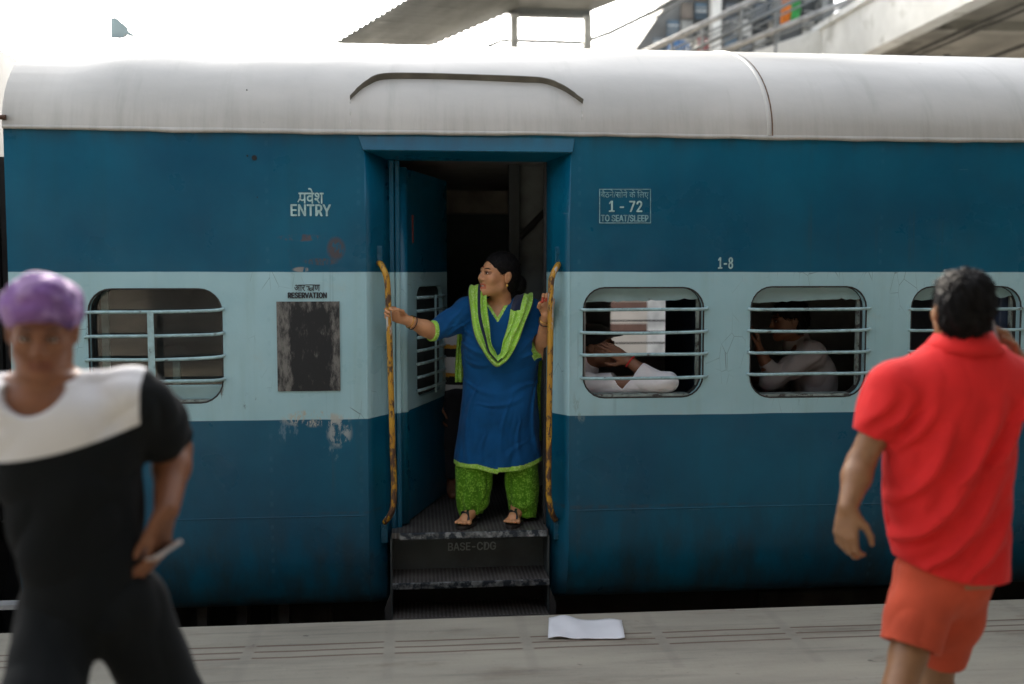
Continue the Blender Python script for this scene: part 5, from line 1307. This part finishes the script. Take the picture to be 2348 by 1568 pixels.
m = MB(); m.box(x0 - .1, x1 + .05, 10.05, 10.25, z - .10, z - .001); m.build('roof_beam', GREYS, fb)
for px in (1178, 1345):
    m = MB(); q = at(px, 60, 10.1); m.box(q.x - .06, q.x + .06, 10.0, 10.12, -1.1, z - .1); m.build('roof_post', simple('pale_post_paint', (.45, .46, .45), .6), fb)
for dy in (0, 16):
    m = MB(); m.tube([at(1080, 122 + dy, 10.3), at(1122, 105 + dy, 10.3), at(1152, 92 + dy, 10.3), at(1335, 98 + dy, 10.3), at(1400, 74 + dy, 10.3), at(1500, 25 + dy, 10.3), at(1580, -20 + dy, 10.3)], .035 if dy == 0 else .015, 8); m.build('stair_rail', GREYS, fb, smooth=True)
for px, py in ((1160, 96), (1220, 97), (1280, 98), (1335, 99), (1400, 78), (1450, 52)):
    m = MB(); q = at(px, py, 10.3); m.tube([(q.x, 10.3, q.z), (q.x, 10.3, q.z - 1.0)], .012, 6); m.build('baluster', GREYS, fb)
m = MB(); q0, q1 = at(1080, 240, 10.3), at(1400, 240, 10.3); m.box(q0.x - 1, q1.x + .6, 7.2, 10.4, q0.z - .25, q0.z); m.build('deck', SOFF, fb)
m = MB(); q = at(1240, 300, 9); m.box(q.x - .25, q.x + .25, 8.6, 9.1, -1.1, q0.z - .25); m.build('pier', CONC, fb)
# trading block beyond, its front a screen of panels
tb = thing('market_building', 'shuttered grey building front with coloured panels behind the sloping stair rails', 'building', (at(1680, 100, 13.5).x, 11.6, -1.5))
q0, q1, q2, q3 = at(1452, 118, 13.5), at(1540, -8, 13.5), at(1910, -140, 13.5), at(1910, 118, 13.5)
WALLM = simple('grey_block_wall', (.10, .105, .105), .85, var=.3, vs=2)
m = MB(); m.prism([(q0.x, -1.5), (q3.x, -1.5), (q3.x, q2.z), (at(1650, -140, 13.5).x, q2.z), (q1.x, q1.z), (q0.x, q0.z)], 'y', 13.5, 18); m.build('wall', WALLM, tb)
PC = [simple('panel_' + n_, tuple(x * .7 for x in c_), .6, var=.35, vs=3) for n_, c_ in (('beige', (.40, .38, .33)), ('slate', (.09, .11, .13)), ('grey', (.22, .23, .22)), ('black', (.03, .035, .035)), ('blue', (.07, .12, .17)), ('pale', (.48, .49, .47)), ('brown', (.13, .11, .09)))]
rr = random.Random(11)
pxs = [1462, 1496, 1528, 1560, 1592, 1660, 1694, 1728, 1760, 1838, 1866]
for c_, px in enumerate(pxs):
    for r_, (ya, yb) in enumerate(((118, 88), (84, 48), (44, 8), (4, -36))):
        if px < 1452 + (118 - yb) * .70 + 4: continue
        a_, b_ = at(px, ya, 13.48), at(px + 27, yb, 13.48)
        m = MB(); m.box(a_.x, b_.x, 13.44, 13.49, a_.z, b_.z); w_ = m.build('window', PC[rr.choice((0, 1, 2, 3, 3, 1, 5, 4, 6, 2))], tb)
        for s_ in range(rr.choice((0, 2, 3, 4))):
            zz = a_.z + (b_.z - a_.z) * (.2 + .22 * s_); m = MB(); m.box(a_.x, b_.x, 13.425, 13.438, zz, zz + .02); m.build('louvre', PC[rr.choice((2, 3, 5))], w_)
for px, wd in ((1640, 11), (1780, 5), (1886, 8)):
    a_, b_ = at(px - wd, 118, 13.3), at(px + wd, -60, 13.3); m = MB(); m.box(a_.x, b_.x, 13.2, 13.42, -1.5, b_.z); m.build('pillar', CONC if px == 1640 else PC[2], tb)
for nm, px0, px1, ya, yb, col, lb in (('banner', 1790, 1812, 62, -30, (.55, .16, .02), 'orange cloth banner hanging in front of the shuttered building'), ('banner', 1813, 1834, 50, -30, (.05, .30, .08), 'green cloth banner hanging beside the orange banner'),
        ('banner', 1598, 1624, 118, 86, (.22, .03, .04), 'dark red cloth panel standing in for clothes of people on the stairs'), ('banner', 1530, 1582, 118, 94, (.05, .13, .28), 'blue cloth panel standing in for clothes of people on the left of the stairs')):  # low red and blue panels stand in for clothed people on the stairs
    a_, b_ = at(px0, ya, 12.9), at(px1, yb, 12.9); m = MB()
    m.grid([[(a_.x + (b_.x - a_.x) * i / 10, 12.9 + .04 * math.sin(i * 1.4 + j), a_.z + (b_.z - a_.z) * j / 8) for i in range(11)] for j in range(9)])
    tag(m.build(nm, cloth(nm + '_cloth_' + lb.split()[0], col, .85, .25), smooth=True, solid=.01), lb, 'banner')
# stair rails in front of it
sr = thing('stair_railing', 'sloping metal stair rails crossing in front of the shuttered building', 'railing', (at(1680, 118, 11.6).x, 9.5, 0))
for (xa, ya), (xb, yb), r in (((1470, 124), (1745, -8), .05), ((1520, 124), (1790, -6), .02), ((1570, 124), (1840, -8), .035), ((1640, 124), (1970, -8), .05), ((1690, 124), (1990, -8), .02), ((1545, 124), (1815, -8), .015), ((1600, 124), (1880, -8), .018), ((1665, 124), (1955, -8), .015)):
    m = MB(); m.tube([at(xa, ya, 11.6), at(xb, yb, 11.6)], r, 8); m.build('rail', GREYS if r < .05 else simple('worn_stair_rail', (.24, .235, .22), .6), sr, smooth=True)
for px in (1540, 1610, 1700, 1780):
    m = MB(); y_ = 124 - (px - 1470) * .48; q = at(px, y_, 11.6); m.tube([(q.x, 11.6, q.z), (q.x, 11.6, -1.0)], .025, 6); m.build('post', GREYS, sr)
# concrete bridge deck crossing over the tracks on the right
cs = thing('concrete_footbridge', 'white concrete footbridge deck crossing overhead at the right, seen from below', 'footbridge', (9, 0, -1.1))
GX = 7.2; ZS = at(2236, 0, 0).z; 
dB = (GX) / ((2236 - 954) / _f); ZS = 1.68 + 625 / _f * dB * 1.0
ZT = 1.68 + GX * 625 / (1990 - 954)
m = MB(); m.box(GX, GX + .28, -13.5, 12.6, ZS, ZT - .05); m.build('girder', CONC, cs, bevel=.01)
m = MB(); m.box(GX - .07, GX + .34, -13.5, 12.65, ZT - .05, ZT + .06); m.build('coping', CONC, cs, bevel=.01)
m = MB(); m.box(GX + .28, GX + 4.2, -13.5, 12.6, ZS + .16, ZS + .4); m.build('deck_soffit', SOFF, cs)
m = MB(); m.box(GX + 4.2, GX + 4.45, -13.5, 12.6, ZS, ZT); m.build('girder', CONC, cs)
for k in range(9):
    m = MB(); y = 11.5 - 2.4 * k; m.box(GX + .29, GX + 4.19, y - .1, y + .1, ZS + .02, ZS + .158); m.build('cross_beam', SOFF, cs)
for dx, r in ((.75, .03), (.95, .02), (2.2, .035)):
    m = MB(); m.tube([(GX + dx, -13, ZS + .0), (GX + dx, 12.5, ZS + .0)], r, 8); m.build('pipe', simple('soffit_pipe', (.07, .068, .06), .7), cs)
for k, y in enumerate((10.6, 5.4)):
    m = MB(); m.tube([(GX + 1.4, y, ZS + .01), (GX + 1.4, y, ZS - .12)], [.05, .09], 10); m.build('lamp_housing', DARK, cs)
m = MB(); m.box(GX + .4, GX + 1.0, 12.2, 12.6, -1.1, ZS); m.build('pier', CONC, cs)
m = MB(); m.box(GX + .4, GX + 1.0, -9.6, -9.2, 0, ZS); m.build('pier', CONC, cs)
W0, W1, W2 = at(1700, 132, 12.3), at(1884, 64, 12.3), at(1891, 140, 12.3)
m = MB(); m.prism([(W0.x, W0.z), (W2.x, W2.z - .5), (W2.x, W1.z), (W1.x, W1.z), (W0.x, W0.z + .03)], 'y', 12.3, 12.6)
m.build('stair_parapet', CONC, cs, bevel=.01)
# steel mast with a tapered bracket behind the roof on the left
ms = thing('steel_mast', 'grey steel mast top with a tapered bracket, sticking up behind the white roof', 'mast', (at(265, 60, 4.4).x, 4.4, -1.1))
pts = [(255, 91), (285, 91), (288, 81), (316, 87), (330, 94), (294, 70), (294, 63), (269, 41), (255, 41)]
L_ = [at(p[0], p[1], 4.4) for p in pts]
m = MB(); m.prism([(p.x, p.z) for p in L_], 'y', 4.37, 4.43); m.build('bracket', simple('mast_grey_paint', (.20, .26, .27), .5, var=.15), ms)
m = MB(); a_, b_ = at(255, 91, 4.4), at(285, 91, 4.4); m.box(a_.x, b_.x, 4.30, 4.50, -1.1, a_.z - .001); m.build('column', GREYS, ms)
m = MB(); m.tube([at(316, 87, 4.4), at(400, 150, 4.4)], .02, 6); m.build('stay', GREYS, ms)
# a coach standing on the next track, glimpsed through the window
c3 = thing('railway_coach', 'cream and brown coach on the next track, glimpsed through the barred window', 'train coach', (4, 7.2, -.93))
CREAM = simple('cream_coach_paint', (.68, .62, .55), .5, var=.06); MAR = simple('brown_band_paint', (.20, .11, .085), .5, var=.15)
m = MB(); m.box(-10, 16, 5.6, 8.8, -.1, 2.4); m.build('side_wall', CREAM, c3)
m = MB(); m.grid([[(x, 5.6 + 1.6 - 1.6 * math.cos(math.pi * k / 16), 2.4 + .6 * math.sin(math.pi * k / 16)) for k in range(17)] for x in (-10, 16)]); m.build('roof', ROOF, c3, smooth=True)
for za, zb_ in ((1.28, 1.36), (1.02, 1.12), (-.1, .35)):
    m = MB(); m.box(-10, 16, 5.592, 5.599, za, zb_); m.build('brown_band', MAR, c3)
qa, qb = at(1405, 700, 5.58), at(1480, 700, 5.58)
m = MB(); m.box(qa.x - .2, qb.x, 5.585, 5.598, 1.38, 1.60); m.build('window', simple('brown_shutter', (.27, .19, .16), .6, var=.3), c3)
m = MB(); m.box(qb.x + .02, qb.x + .5, 5.57, 5.598, .6, 2.3); m.build('door', simple('white_door_paint', (.72, .72, .70), .5), c3)
# paper lying on the platform
PAP = simple('white_paper', (.74, .74, .76), .8, var=.04)
c0, c1, c2_, c3_ = onz(1256, 1467), onz(1432, 1467), onz(1425, 1427), onz(1258, 1421)
m = MB(); rows = []
for i in range(15):
    u = i / 14; rows.append([c0.lerp(c3_, u).lerp(c1.lerp(c2_, u), v / 18) + Vector((0, 0, .006 + .006 * (1 + math.sin(u * 5 + v * .7)) * (.5 + .5 * math.sin(v * .4)) + .014 * max(0, u - .7) * (1 + math.sin(v * .5)))) for v in range(19)])
m.grid(rows); tag(m.build('paper_sheet', PAP, smooth=True, solid=.002), 'crumpled white paper sheet lying on the platform in front of the coach steps', 'paper')
# unseen roof added over and behind the camera to shade the coach side
pc = thing('shade_canopy', 'unseen roof on steel columns, added behind the viewpoint to shade the coach side', 'canopy', (0, -9, 0))
CSH = simple('shade_sheet', (.16, .16, .155), .8)
m = MB(); m.box(-40, 1.8, -14, -5.6, 4.7, 4.8); m.build('shade_roof', CSH, pc)
m = MB(); m.box(1.8, 40, -14, -2.2, 4.5, 4.6); m.build('shade_roof', CSH, pc)
for x in (-8, 0, 8):
    m = MB(); m.box(x - .12, x + .12, -9.1, -8.86, 0, 4.7); m.build('column', GREYS, pc)
sb = thing('blocker_building', 'plain unseen building added behind the viewpoint to dim the light from there', 'building', (0, -13, 0))  # added out of view to cut light and reflections from behind
m = MB(); m.box(-40, 40, -13.9, -12.6, 0, 4.49); m.build('wall', simple('blocker_wall_paint', (.12, .11, .095), .8, var=.2, vs=.6), sb)
for k in range(-4, 5):
    m = MB(); m.box(k * 4 - .6, k * 4 + .6, -12.6, -12.55, 0, 2.3); m.build('door', DARK, sb)
